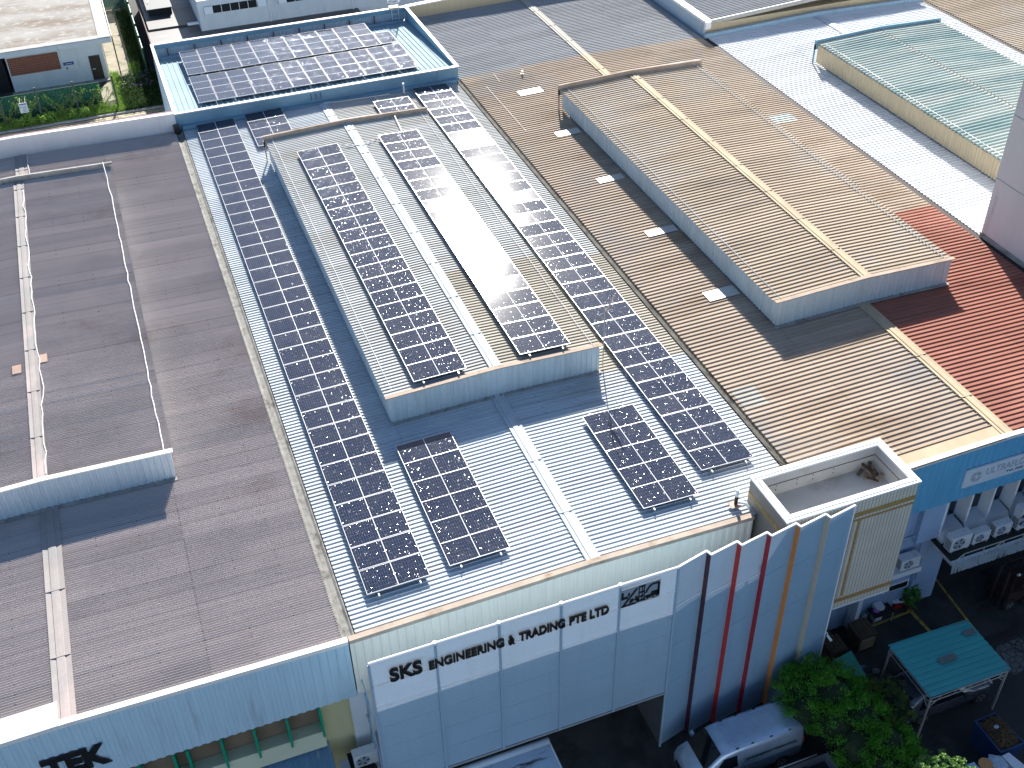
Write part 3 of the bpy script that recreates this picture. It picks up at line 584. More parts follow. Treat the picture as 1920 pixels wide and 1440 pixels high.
# --- far building east of the white one
eb = thing('factory_building', 'tan roofed factory in the top right corner beyond the white roof', 'building', (63, 20, 0), 'row of terraced factories')
obj('wall', MB().box(54.1, 71.9, .65, 60, 0, 8.85), 'white_wall', eb)
slopes(eb, 54, .1, 60, 'roof_tan_mon', .262, .045, NARROW, 'LR', .2)
ridge(eb, 63, ZRG, .05, 60, 'cap_tan', .27)

# --- higher building behind the white one (grey roof, yellow wall)
hb = thing('factory_building', 'grey roofed building with cream end wall and white gutter behind the white roof', 'building', (45, 60, 0), 'buildings behind the factory row')
obj('wall', MB().box(36.25, 53.8, 42.2, 75, 0, 9.75), 'clad_beige', hb)
obj('side_wall', MB().box(36.05, 36.24, 42.1, 75, 8.4, 10.05), 'clad_lightblue', hb)
for s in 'LR':
    mb = MB()
    if s == 'L': mb.ribs(42.0, 75, .262, .05, NARROW, lambda y: (36.5, y, 10.1), lambda y: (45, y, 10.55), (-.05, 0, 1))
    else: mb.ribs(42.0, 75, .262, .05, NARROW, lambda y: (45, y, 10.55), lambda y: (53.9, y, 10.1), (.05, 0, 1))
    obj('roof', mb, 'roof_grey', hb)
obj('roof_edge', MB().prism([(36.4, 41.98, 9.8), (45, 41.98, 10.25), (53.9, 41.98, 9.8), (53.9, 41.98, 10.1), (45, 41.98, 10.55), (36.4, 41.98, 10.1)], (0, .05, 0)), 'steel', hb)
obj('gutter', MB().box(35.95, 36.5, 41.95, 75, 9.98, 10.16), 'white_trim', hb)
obj('gutter_outlet', MB().box(35.98, 36.4, 41.7, 41.94, 9.6, 10.12), 'frame_white', hb)

# --- gutters between units
gt_ = MB(); gt_.prism([(-.25, .1, 8.8), (.26, .1, 8.8), (.26, .1, 9.0), (.22, .1, 9.06), (.14, .1, 9.0), (-.05, .1, 8.985), (-.18, .1, 9.04), (-.25, .1, 9.0)], (0, 41.3, 0))
tag(obj('valley_gutter', gt_, 'gutter'), 'pale weathered valley gutter between dark corrugated roof and pale blue solar roof', 'gutter', 'valley gutters between factory roofs')
gt_ = MB(); gt_.prism([(17.86, .9, 8.8), (18.18, .9, 8.8), (18.18, .9, 9.03), (18.10, .9, 8.95), (17.96, .9, 8.95), (17.86, .9, 9.04)], (0, 41.0, 0))
tag(obj('valley_gutter', gt_, mat('dark stained gutter', (.10, .095, .08), .9, 0, .4, 3, (1, .6, 1), [((.02, .02, .018), .48, .6, 3, (1, .5, 1)), ((.22, .08, .04), .64, .7, 3, (1, .6, 1))])), 'dark mossy valley gutter between solar panel roof and tan roof', 'gutter', 'valley gutters between factory roofs')
gt_ = MB(); gt_.box(35.84, 36.2, .1, 41.8, 8.8, 8.98)
tag(obj('valley_gutter', gt_, 'dark_gap'), 'narrow black valley gutter between tan roof and white roof', 'gutter', 'valley gutters between factory roofs')
gt_ = MB(); gt_.box(53.8, 54.2, .1, 60, 8.8, 8.98)
tag(obj('valley_gutter', gt_, 'dark_gap'), 'thin black valley gutter beside the tan roof in the top right corner', 'gutter', 'valley gutters between factory roofs')
mb = MB(); mb.box(-.22, .1, 41.0, 41.38, 8.9, 9.5)
tag(obj('gutter_outlet', mb, 'black', None), 'small black rainwater hopper at far end of the pale gutter by blue parapet', 'rainwater hopper')

# --- tall rendered block on the right
tw = thing('tall_building', 'tall pale grey rendered building cut by the right edge of the photo', 'building', (46, 3, 0))
obj('wall', MB().box(36.15, 56, -9, 13.1, 0, 30), 'tall_wall', tw)
mb = MB()
for z in (12.3, 15.6, 18.9): mb.box(36.13, 36.149, -9, 13.12, z, z+.02)
mb.box(36.1, 36.16, -9, 13.14, 9.0, 9.25)
obj('wall_joint', mb, 'concrete', tw)

# ------------------------------------------------------------------ blue roofed annex behind the solar factory
ab = thing('annex_building', 'low annex with pale blue roof inside dark blue parapets holding two solar arrays', 'building', (9, 47.5, 0))
obj('wall', MB().box(.12, 17.85, 41.75, 53.3, 0, 8.9), 'clad_skyblue', ab)
obj('side_wall', MB().box(-.02, .11, 41.62, 53.5, 0, 9.98), 'clad_skyblue', ab)
ZA = lambda y: 9.80 - (y-41.8)*.062
mb = MB(); mb.ribs(.12, 17.85, .33, .04, NARROW, lambda x: (x, 41.78, ZA(41.78)), lambda x: (x, 52.7, ZA(52.7)), (0, 0, 1)); obj('annex_roof', mb, 'roof_blue', ab)
obj('front_parapet', MB().box(0.0, 17.95, 41.60, 41.76, 8.9, 9.98), 'parapet_blue', ab)
mb = MB(); mb.ribs(.15, 17.8, .25, .03, WIDE, lambda x: (x, 53.30, 8.9), lambda x: (x, 53.30, 9.85), (0, -1, 0)); obj('back_parapet', mb, 'clad_lightblue', ab)
obj('back_parapet_band', MB().box(.12, 17.85, 53.20, 53.34, 9.72, 9.98), 'parapet_blue', ab)
obj('side_parapet', MB().box(17.86, 18.02, 41.78, 53.4, 8.9, 9.98), 'parapet_blue', ab)
mb = MB(); mb.box(-.05, 18.05, 41.56, 41.78, 9.985, 10.05); mb.box(-.05, .14, 41.785, 53.2, 9.985, 10.05); mb.box(17.84, 18.05, 41.785, 53.2, 9.985, 10.05); mb.box(-.05, 18.05, 53.205, 53.45, 9.985, 10.05)
obj('parapet_cap', mb, 'white_trim', ab)
for i in range(10): obj('parapet_post', MB().box(.95+i*1.82, 1.02+i*1.82, 53.13, 53.19, 9.1, 9.72), 'maroon', ab)
obj('roof_gutter', MB().box(.2, 17.8, 52.72, 53.1, 9.02, 9.22), 'frame_blue', ab)
mb = MB()
for x in (3.9, 6.6, 9.7, 12.9, 13.7, 15.2, 16.6): mb.box(x, x+.03, 41.575, 41.598, 9.1, 9.97)
obj('parapet_seam', mb, 'frame_blue', ab)
obj('parapet_bracket', MB().box(8.3, 8.33, 41.5, 41.56, 9.5, 9.85).box(8.6, 8.63, 41.5, 41.56, 9.5, 9.85).box(8.9, 8.93, 41.5, 41.56, 9.5, 9.85), 'black', ab)
# cage ladder at the far corner
ld = thing('access_ladder', 'white cage ladder with yellow landing over the far blue parapet', 'ladder', (17.1, 53.5, 9))
mb = MB()
for x in (16.85, 17.35): mb.path([(x, 53.05, 9.2), (x, 53.15, 11.6)], .03)
for k in range(7): mb.path([(16.85, 53.06+.01*k, 9.35+.33*k), (17.35, 53.06+.01*k, 9.35+.33*k)], .02)
obj('ladder_rails', mb, 'frame_white', ld)
mb = MB()
for k in range(3):
    z = 10.5+.45*k; P = [(17.1+.42*math.cos(a), 53.4+.42*math.sin(a), z) for a in [i*.5236 for i in range(13)]]; mb.path(P, .02, 5)
for a in (0, 1.05, 2.1, 3.14): mb.path([(17.1+.42*math.cos(a), 53.4+.42*math.sin(a), 10.4), (17.1+.42*math.cos(a), 53.4+.42*math.sin(a), 11.6)], .018, 5)
obj('safety_cage', mb, 'frame_white', ld)
obj('landing', MB().box(16.75, 17.45, 53.1, 53.6, 10.08, 10.14), mat('yellow landing', (.60, .42, .08), .5), ld)

# ------------------------------------------------------------------ solar panels
def frame_mb():
    mb = MB(); a, b, t_, w_ = 1.139, .568, .035, .016
    mb.box(-a, a, -b, -b+w_, -t_, 0).box(-a, a, b-w_, b, -t_, 0).box(-a, -a+w_, -b+w_, b-w_, -t_, 0).box(a-w_, a, -b+w_, b-w_, -t_, 0); return mb
panel0 = bpy.data.objects.new('solar_panel', None); panel0.empty_display_size = .2
link(panel0)
obj('panel_frame', frame_mb(), 'alu', panel0); obj('panel_glass', MB().box(-1.123, 1.123, -.552, .552, -.03, -.004), 'solar', panel0)
used = [False]; rng = random.Random(11)
def place(loc, slope, rz, label, group, tilt=0):
    o = panel0 if not used[0] else copy_tree(panel0); used[0] = True
    mtx = Matrix.Rotation(slope + R_(rng.gauss(0, .22)), 4, 'Y') @ Matrix.Rotation(tilt + R_(rng.gauss(0, .30)), 4, 'X') @ Matrix.Rotation(rz, 4, 'Z')
    o.rotation_euler = mtx.to_euler(); o.location = loc; tag(o, label, 'solar panel', group)
ORD = ['first', 'second', 'third', 'fourth', 'fifth', 'sixth', 'seventh', 'eighth', 'ninth', 'tenth', 'eleventh', 'twelfth', 'thirteenth', 'fourteenth', 'fifteenth', 'sixteenth', 'seventeenth', 'eighteenth', 'nineteenth', 'twentieth', 'twenty-first', 'twenty-second', 'twenty-third', 'twenty-fourth', 'twenty-fifth', 'twenty-sixth', 'twenty-seventh', 'twenty-eighth', 'twenty-ninth', 'thirtieth', 'thirty-first', 'thirty-second', 'thirty-third', 'thirty-fourth']
def strip(xc, y0, y1, n, zfun, slope, where, group):
    p = (y1-y0)/n
    for i in range(n):
        y = y0+(i+.5)*p
        if n <= 6: lab = ('nearest' if i == 0 else 'farthest' if i == n-1 else ORD[i]+' nearest') + ' solar panel of ' + where
        else: lab = ('nearest' if i == 0 else ORD[i]+' nearest' if i < n-1 else 'farthest') + ' solar panel in ' + where
        place((xc, y, zfun(xc)+.24), slope, 0, lab, group)
    # rails that carry the strip
    r = thing('mounting_rails', 'silver mounting rails under ' + where, 'mounting rails', (xc, (y0+y1)/2, zfun(xc)), 'mounting rails under solar panel strips')
    for dx in (-.75, .75):
        mb = MB(); mb.beam((xc+dx, y0-.16, zfun(xc+dx)+.16), (xc+dx, y1+.12, zfun(xc+dx)+.16), .05, .07); obj('rail', mb, 'alu', r)
zL = lambda x: 9+K*x; zR_ = lambda x: 9+K*(18-x)
zmL = lambda x: ZMR-.0321*abs(x-9.07)
sl_ = -math.atan(K)
strip(2.22, 1.52, 41.3, 34, zL, sl_, 'the long left strip beside the pale gutter', 'solar panels in the long left strip')
strip(5.27, 1.66, 8.51, 6, zL, sl_, 'the six-panel block in front of raised roof', 'solar panels in the front left block')
strip(5.2, 36.85, 41.5, 4, zL, sl_, 'the short block behind the raised roof on its left', 'solar panels in the back left block')
strip(6.74, 10.50, 32.55, 19, zmL, -math.atan(.0321), 'the strip on the left slope of raised roof', 'solar panels on the left slope of the raised roof')
strip(11.38, 10.50, 32.60, 19, zmL, math.atan(.0321), 'the glaring strip on the right slope of raised roof', 'solar panels on the right slope of the raised roof')
strip(15.84, 2.72, 41.15, 33, zR_, -sl_, 'the long right strip beside the dark gutter', 'solar panels in the long right strip')
strip(12.83, 1.64, 7.33, 5, zR_, -sl_, 'the five-panel block near the antenna shadow', 'solar panels in the front right block')
strip(12.98, 36.6, 40.05, 3, zR_, -sl_, 'the short block behind the raised roof on its right', 'solar panels in the back right block')
# annex arrays: portrait, tilted a little
RN = ['far row of the back array', 'near row of the back array', 'far row of the front array', 'near row of the front array']
for rI, (yc, zc_, n) in enumerate(((51.12, 9.72, 11), (48.83, 9.80, 12), (46.28, 9.84, 12), (43.98, 9.92, 12))):
    for i in range(n):
        place((2.22+i*1.178, yc, zc_), 0, math.pi/2, ('leftmost' if i == 0 else ORD[i]+' from left') + ' panel in ' + RN[rI] + ' on blue roof', 'solar panels on the blue annex roof', R_(-2.0))
ar = thing('mounting_rails', 'dark rail legs under the near edge of the front array on the blue roof', 'mounting rails', (8.7, 45, 9.5), 'mounting rails under solar panel strips')
for y, z in ((42.95, 9.92), (45.1, 9.84), (47.2, 9.76), (49.9, 9.7)):
    mb = MB(); mb.beam((1.6, y, z-.03), (15.8, y, z-.03), .05, .05)
    for i in range(8): mb.beam((1.8+i*1.95, y, z-.04), (1.8+i*1.95, y, ZA(y)+.02), .04, .04)
    obj('rail', mb, 'alu', ar)

# ------------------------------------------------------------------ small roof items
def vent(x, y, z, h, r, label):
    o = thing('vent_pipe', label, 'vent pipe', (x, y, z), 'vent pipes on the roofs')
    obj('pipe', MB().tube((x, y, z-.1), (x, y, z+h), r, 10), 'frame_white', o, smooth=False); obj('pipe_collar', MB().tube((x, y, z), (x, y, z+.12), r*1.5, 10), 'steel', o)
vent(14.09, 40.9, 9.09, .75, .055, 'thin white vent pipe between back solar block and blue parapet')
vent(22.05, 40.7, 9.09, .32, .06, 'short white vent pipe on the tan roof near its grey boundary')
am = thing('antenna_mast', 'tall thin antenna mast with whitish fin beside front right corner of raised roof', 'antenna', (13.97, 10.3, 9.25))
obj('mast', MB().tube((13.97, 10.3, 9.2), (14.0, 10.35, 12.5), .025, 8), 'steel', am)
obj('antenna_fin', MB().prism([(13.98, 10.32, 12.0), (14.35, 10.32, 12.75), (14.42, 10.32, 12.72), (14.1, 10.32, 12.0)], (0, .03, 0)), mat('pink white fin', (.62, .45, .42), .5), am)
obj('aerial_arm', MB().path([(13.9, 10.35, 11.6), (14.0, 10.35, 12.5), (14.35, 10.35, 13.3)], .016).path([(13.75, 10.35, 11.9), (14.3, 10.3, 12.1)], .014).path([(13.85, 10.35, 11.7), (14.0, 10.3, 12.0)], .014), 'steel', am)
obj('guy_wire', MB().path([(13.97, 10.3, 11.8), (13.45, 10.55, 10.4)], .008).path([(13.99, 10.33, 11.8), (14.6, 9.2, 9.2)], .008), 'steel', am)
obj('bracket', MB().box(13.62, 13.99, 10.30, 10.36, 10.15, 10.2), 'steel', am)
rp = thing('roof_pipe', 'small dark rusty pipe stub with white cap beside the tiled tower', 'vent pipe', (15.1, .7, 9.15))
obj('pipe', MB().tube((15.05, .72, 9.1), (15.05, .72, 9.6), .07), 'rust', rp); obj('pipe_cap', MB().tube((15.05, .72, 9.6), (15.05, .72, 9.95), .06), 'frame_white', rp)
obj('elbow', MB().path([(15.05, .72, 9.3), (15.35, .55, 9.3), (15.45, .4, 9.15)], .05), 'frame_white', rp)
obj('flashing', MB().box(14.8, 15.2, .55, .9, 9.19, 9.22), mat('rust stained flashing', (.45, .33, .27), .7, 0, .3, 6), rp)

# ------------------------------------------------------------------ tiled tower (open tank)
tt = thing('tiled_tower', 'cream tiled tower with open top and gold mosaic bands beside the folded screen', 'tower', (18.4, -.4, 0))
x0, x1, y0, y1 = 15.6, 21.18, -1.70, .80; zt_, zb_ = 10.28, 4.42; wI = .22
mb = MB()
mb.box(x0, x1, y0, y0+wI, zb_, zt_); mb.box(x0, x1, y1-wI, y1, zb_, zt_); mb.box(x0, x0+wI, y0+wI, y1-wI, zb_, zt_); mb.box(x1-wI, x1, y0+wI, y1-wI, zb_, zt_)
obj('tower_wall', mb, 'tile', tt)
mb = MB(); a = .012
mb.box(x0+wI, x1-wI, y1-wI-a, y1-wI, 9.26, zt_); mb.box(x0+wI, x0+wI+a, y0+wI, y1-wI-a, 9.26, zt_); mb.box(x1-wI-a, x1-wI, y0+wI, y1-wI-a, 9.26, zt_); mb.box(x0+wI+a, x1-wI-a, y0+wI, y0+wI+a, 9.26, zt_)
mb.box(x0+wI, x1-wI, y0+wI, y1-wI, 9.18, 9.26); obj('tank_lining', mb, mat('streaked grey lining', (.50, .50, .49), .8, 0, .15, .8, (.5, 1, .8), [((.30, .29, .27), .52, .72, .9, (.6, 1, 1))]), tt)
mb = MB(); mb.box(x0+wI+a, x1-wI-a, y1-wI-.03, y1-wI-a-.002, 9.82, 9.84); mb.box(x1-wI-.03, x1-wI-a-.002, y0+wI+a, y1-wI-.035, 9.82, 9.84)
for i, x in enumerate((16.6, 17.4, 18.2, 19.0)):
    for z in (9.5, 9.7): mb.box(x+.1*(i % 2), x+.03+.1*(i % 2), y1-wI-.03, y1-wI-a-.002, z, z+.05)
obj('lining_joint', mb, 'dark_gap', tt)
mb = MB(); c = .05
mb.box(x0-c, x1+c, y0-c, y0+wI+c, zt_+.002, zt_+.08); mb.box(x0-c, x1+c, y1-wI-c, y1+c, zt_+.002, zt_+.08); mb.box(x0-c, x0+wI+c, y0+wI+c, y1-wI-c, zt_+.002, zt_+.08); mb.box(x1-wI-c, x1+c, y0+wI+c, y1-wI-c, zt_+.002, zt_+.08); obj('coping', mb, 'frame_white', tt)
mb = MB(); cable(mb, [(x0+.1, y1-.1, zt_+.10), (x1-.1, y1-.1, zt_+.10), (x1-.1, y0+.12, zt_+.10), (x0+.12, y0+.12, zt_+.10), (x0+.1, y1-.1, zt_+.10)], .013, .04, 31, .5); obj('cable', mb, 'steel', tt)
mb = MB(); f = y0-.006
mb.box(x0-.006, x1+.006, f, y0, 9.42, 9.66); obj('mosaic_band', mb, 'tile_gold', tt)
mb = MB(); mb.box(18.3, x1+.006, f, y0, 9.20, 9.30); mb.box(18.42, 18.56, f, y0, 4.9, 9.42); mb.box(18.75, 18.87, f-.001, y0, 5.05, 9.20); obj('mosaic_line', mb, 'tile_gold2', tt)
mb = MB(); mb.box(x0, x1+.006, f, y0, 4.72, 4.94); obj('mosaic_band', mb, 'tile_gold2', tt)
obj('mosaic_band', MB().box(x0-.006, x0, y0, y1, 9.42, 9.66), 'tile_gold', tt)
obj('soffit', MB().box(x0, x1, y0, y1, zb_-.1, zb_-.002), 'white_wall', tt)
obj('leg_wall', MB().box(18.2, 22.15, .25, .64, 0, 4.3), 'blue_wall', tt)
obj('pier', MB().box(21.2, 21.4, -.3, .24, 0, 4.3).box(22.5, 22.9, -.1, .24, 0, .9), 'white_wall', tt)
db = thing('debris_heap', 'broken boards and dry leaves in corner of the open tiled tower', 'debris', (20.3, .1, 9.26))
rr = random.Random(3)
for k in range(9):
    mb = MB(); cx, cy2 = 20.15+rr.random()*.65, -.25+rr.random()*.65; a = rr.random()*3; l = rr.uniform(.15, .4)
    mb.beam((cx-l*math.cos(a), cy2-l*math.sin(a)*.5, 9.29+rr.random()*.08), (cx+l*math.cos(a), cy2+l*math.sin(a)*.5, 9.33+rr.random()*.25), .14, .03); obj('board', mb, 'wood' if k % 3 else 'wood_light', db)

# ------------------------------------------------------------------ facade screen
fs = thing('facade_screen', 'white perforated metal screen with white tube frame and folded coloured end', 'screen', (9, -2.2, 0))
YS = -2.2; XV = [.22, 2.4, 4.57, 6.75, 8.89, 11.05]; ZT = 10.38; RZ = [10.38, 9.22, 8.08, 6.93, 5.78, 4.63, 3.5]
obj('mesh_panel', MB().box(.22, 11.05, YS, YS+.012, 3.5, ZT), 'screen', fs)
mb = MB()
obj('mesh_panel', MB().box(.22, 1.9, YS, YS+.012, .05, 3.5), 'screen', fs)
top = MB(); top.tube((.22, YS-.02, ZT), (11.07, YS-.02, ZT), .055)
for x in XV[1:-1]: top.tube((x, YS-.02, ZT+.05), (x, YS-.02, ZT+.09), .07)
obj('top_rail', top, 'frame_white', fs)
for x in XV: obj('post', MB().box(x-.04, x+.04, YS-.06, YS-.002, 3.45 if 2 < x < 11 else .02, ZT-.05), 'frame_blue', fs)
for z in RZ[1:3]:
    for a, b in zip(XV[:-1], XV[1:]): obj('rail', MB().box(a+.05, b-.05, YS-.065, YS-.003, z-.03, z+.03), 'frame_white', fs)
for z in RZ[3:-1]: obj('seam', MB().box(.28, 11.0, YS-.006, YS-.001, z-.008, z+.008), 'frame_blue', fs)
obj('lintel', MB().box(1.9, 11.05, YS-.04, YS+.3, 3.40, 3.495), mat('grey lintel', (.30, .31, .32), .6), fs)
bk = MB()
for x in XV:                                     # ties and braces back to the wall
    bk.beam((x, YS+.03, 6.9), (x, .05, 6.9), .05, .05); bk.beam((x, YS+.03, 4.7), (x, .1, 4.7), .05, .05)
    bk.beam((x, .0, 6.2), (x, YS+.03, 3.6), .05, .05)
for a, b in zip(XV[:-1], XV[1:]): bk.beam((a+.4, YS+.10, 7.9), (b, YS+.3, 4.2), .04, .04)
bk.beam((XV[0], YS+.03, .1), (XV[0], -.1, 3.5), .05, .05); bk.beam((XV[0], -.6, .0), (XV[0], -.6, 6.6), .06, .06)
obj('brace', bk, 'frame_blue', fs)
# folded part: five teeth and an end panel
TH = [(11.09, -2.19), (12.30, -1.90), (12.33, -2.12), (13.49, -1.90), (13.52, -2.12), (14.67, -1.91), (14.70, -2.12), (15.84, -1.91), (15.87, -2.12), (17.05, -1.91), (17.08, -2.13), (18.25, -1.92)]
cols = ['maroon', 'red', 'crimson', 'orange', 'sand']
for i in range(6):
    (xa_, ya_), (xb_, yb_) = TH[2*i], TH[2*i+1]
    obj('mesh_panel', MB().prism([(xa_, ya_, .05), (xb_, yb_, .05), (xb_, yb_+.012, .05), (xa_, ya_+.012, .05)], (0, 0, ZT-.07)), 'screen_solid', fs)
    obj('top_rail', MB().beam((xa_, ya_, ZT), (xb_, yb_, ZT), .07, .06), 'frame_white', fs)
    if i in (0, 1, 2): obj('rail', MB().beam((xa_+.03, ya_-.02, 8.35), (xb_-.03, yb_-.03, 8.35), .03, .06), 'frame_white', fs)
    for z in ((6.1, 3.9, 1.8) if i < 3 else (8.35, 6.1, 3.9, 1.8)): obj('seam', MB().beam((xa_+.02, ya_-.006, z), (xb_-.02, yb_-.006, z), .008, .015), 'frame_blue', fs)
    if i < 5:
        (xc_, yc_) = TH[2*i+2]
        mb = MB(); mb.prism([(xb_, yb_, .05), (xc_, yc_, .05), (xc_+.015, yc_, .05), (xb_+.015, yb_+.0, .05)], (0, 0, ZT-.07))
        o = obj('fold_strip', mb, 'strip_'+cols[i], fs, label=['dark maroon strip', 'bright red strip', 'deep crimson strip', 'orange strip', 'sand coloured strip'][i])
        obj('top_rail', MB().beam((xb_-.02, yb_, ZT+.003), (xc_+.02, yc_, ZT+.003), .07, .06), 'frame_white', fs)
obj('end_rail', MB().box(18.235, 18.285, -1.95, -1.89, .05, ZT), 'frame_white', fs)
obj('opening_frame', MB().box(11.05, 11.10, -2.15, .1, .02, 3.45), mat('dark side frame', (.10, .10, .11), .6), fs)
# wall clip / camera at the screen end
cc = thing('security_camera', 'small white security camera on right edge of the folded screen', 'camera', (18.35, -1.95, 3.2))
obj('housing', MB().tube((18.34, -1.98, 3.2), (18.40, -2.22, 3.1), .055), 'frame_white', cc); obj('bracket', MB().path([(18.26, -1.92, 3.35), (18.36, -1.96, 3.3), (18.34, -1.98, 3.2)], .02), 'frame_white', cc)

# lettering on the screen
sg = thing('company_lettering', 'black raised lettering SKS ENGINEERING & TRADING PTE LTD on the white screen', 'sign', (4.6, -2.3, 9.3))
obj('lettering', text_xz('SKS', .82, 1.90, 9.27, 9.93, -2.27, .06, .034), 'black', sg)
obj('lettering', text_xz('ENGINEERING', 2.12, 4.70, 9.27, 9.70, -2.27, .06, .034), 'black', sg)
obj('lettering', text_xz('&', 4.84, 5.07, 9.27, 9.70, -2.27, .08, .03), 'black', sg)
obj('lettering', text_xz('TRADING', 5.22, 6.86, 9.27, 9.70, -2.27, .06, .034), 'black', sg)
obj('lettering', text_xz('PTE LTD', 7.02, 8.46, 9.27, 9.70, -2.27, .06, .034), 'black', sg)
# logo board: forklift emblem
lg = thing('logo_board', 'grey board with black forklift emblem at right end of the lettering', 'sign', (9.65, -2.28, 9.75))
LX0, LX1, LZ0, LZ1 = 8.90, 10.36, 9.32, 10.20
obj('board', MB().box(LX0, LX1, -2.30, -2.27, LZ0, LZ1), 'logo_grey', lg); obj('board_edge', MB().box(LX0, LX1, -2.31, -2.26, LZ1, LZ1+.025), 'frame_white', lg)
def P2(u, v): return (LX0+u*(LX1-LX0), -2.301, LZ1-v*(LZ1-LZ0))
em = MB()
def poly(pts): em.prism([P2(*p) for p in pts], (0, -.012, 0))
poly([(0, .16), (.06, .16), (.06, .42), (.17, .42), (.17, .56), (0, .56)])                 # L
poly([(.36, .12), (.43, .12), (.12, .86), (.12, .90), (.38, .90), (.38, 1.0), (.0, 1.0)])   # slanted mast
poly([(.36, .56), (.42, .56), (.42, .78), (.30, .78), (.30, .70), (.36, .70)])
poly([(.23, .66), (.30, .62), (.30, .86), (.21, .86)]); poly([(.17, .28), (.22, .24), (.22, .42), (.17, .44)])
for a in (.44, .52, .575): poly([(a, .04), (a+.025, .04), (a+.025, .96), (a, .96)])
for v in (.06, .38, .62, .84): poly([(.44, v), (.60, v), (.60, v+.07), (.44, v+.07)])
poly([(.60, .55), (.66, .30), (.72, .16), (.78, .10), (.95, .10), (.98, .16), (.99, .88), (.93, .88), (.93, .20), (.78, .20), (.71, .34), (.65, .55)])
poly([(.62, .70), (.75, .70), (.78, .56), (.97, .56), (.98, .86), (.90, .80), (.80, .80), (.76, .88), (.62, .88)])
poly([(.40, .70), (.46, .66), (.46, .92), (.38, .92)])
for cx, r in ((.64, .065), (.87, .075)):
    for r_, mm in ((r, 1),):
        poly([(cx+r_*math.cos(a*.5236), .90-.0+r_*1.5*math.sin(a*.5236)-.02) for a in range(12)])
obj('emblem', em, 'black', lg)
e2 = MB()
for cx, r in ((.64, .03), (.87, .035)): e2.prism([(lambda p: (p[0], -2.314, p[2]))(P2(cx+r*math.cos(a*.5236), .88+r*1.5*math.sin(a*.5236))) for a in range(12)], (0, -.004, 0))
obj('emblem_hub', e2, 'logo_grey', lg)
# company board on the blue fascia
ub = thing('company_board', 'pale blue sign board with faded ULTRAFLOW lettering on bright blue fascia', 'sign', (27, -.08, 7.6))
obj('board', MB().box(25.15, 31.2, -.13, -.06, 7.12, 8.08), 'sign_white', ub)
obj('lettering', text_xz('ULTRAFLOW', 26.2, 28.55, 7.52, 7.88, -.13, .012, .012), 'letter_grey', ub)
obj('lettering', text_xz('Tel: (65) 6862', 27.25, 28.7, 7.27, 7.40, -.13, .012, .012), 'letter_navy', ub)
gl = MB()
for a0, a1, r0, r1 in ((.2, 1.5, .08, .26), (1.7, 2.9, .12, .27), (3.1, 4.6, .05, .25), (4.8, 6.1, .14, .27)):
    pts = [(25.72+r1*math.cos(a0+(a1-a0)*i/6), 7.58+r1*math.sin(a0+(a1-a0)*i/6)) for i in range(7)] + [(25.72+r0*math.cos(a1-(a1-a0)*i/6), 7.58+r0*math.sin(a1-(a1-a0)*i/6)) for i in range(7)]
    gl.prism([(x, -.131, z) for x, z in pts], (0, -.01, 0))
obj('emblem', gl, 'letter_grey', ub)

# ------------------------------------------------------------------ air conditioners
def ac(x, y, z, w_=.9, d=.34, h=.68, label='', rz=0, group='outdoor air conditioner units'):
    o = thing('air_conditioner', label, 'air conditioner', (x, y, z), group)
    obj('casing', MB().box(x, x+w_, y, y+d, z+.05, z+h), 'white_metal', o)
    obj('foot', MB().box(x+.08, x+.14, y-.03, y+d+.03, z, z+.05), 'steel', o); obj('foot', MB().box(x+w_-.14, x+w_-.08, y-.03, y+d+.03, z, z+.05), 'steel', o)
    cx, cz = x+w_*.38, z+.05+(h-.05)*.5; r = (h-.05)*.38
    g = MB(); n = 20
    g.prism([(cx+r*math.cos(i*6.2832/n), y-.004, cz+r*math.sin(i*6.2832/n)) for i in range(n)], (0, -.012, 0)); fan = obj('fan_grille', g, mat('grille grey', (.30, .35, .40), .6, 0, .05, 3), o)
    g = MB()
    for k in range(5):
        a = k*1.2566; g.prism([(cx+.05*math.cos(a), y-.018, cz+.05*math.sin(a)), (cx+r*.9*math.cos(a-.2), y-.018, cz+r*.9*math.sin(a-.2)), (cx+r*.9*math.cos(a+.25), y-.018, cz+r*.9*math.sin(a+.25))], (0, -.004, 0))
    obj('fan_blade', g, 'dark_gap', fan)
    g = MB()
    for k in range(6): g.box(x-.006, x-.001, y+.03, y+d-.03, z+.14+k*.085, z+.18+k*.085)
    obj('side_louvre', g, 'dark_gap', o); return o
ac(24.75, -.86, 4.21, .98, .40, .84, 'large grey white air conditioner nearest the gutter corner on the dark canopy')
ac(25.88, -.84, 4.21, .85, .34, .62, 'small dirty air conditioner second on the dark canopy')
ac(27.0, -.82, 4.21, .85, .34, .64, 'air conditioner with mossy top third on the dark canopy')
ac(28.15, -.85, 4.21, .95, .40, 1.25, 'tall double height air conditioner at the right photo edge on the canopy')
ac(22.95, -.30, 3.21, .95, .40, .66, 'air conditioner on a concrete ledge of the pale blue wall')
ac(-.62, -.72, 2.9, .88, .36, .72, 'beige topped air conditioner below the yellow wall panel')
o = thing('service_duct', 'tall narrow grey metal duct standing beside the beige topped air conditioner', 'duct', (-1.0, -1.2, 2.9))
obj('casing', MB().prism([(-1.12, -.45, 0), (-.78, -.45, 0), (-.78, -1.9, 0), (-1.12, -1.9, 0)], (0, 0, 3.3)), mat('grey metal duct', (.36, .38, .42), .5), o)
obj('duct_base', MB().box(-1.16, -.74, -1.94, -.41, 0, .12), 'steel', o)
sq = thing('unit_platform', 'dark platform under the beige topped air conditioner', 'platform', (-.2, -.5, 2.8))
obj('deck', MB().box(-.75, .15, -.9, .05, 2.8, 2.88), 'dark', sq); obj('support', MB().box(-.72, -.66, -.85, -.79, 0, 2.8).box(.05, .11, -.85, -.79, 0, 2.8), 'steel', sq)

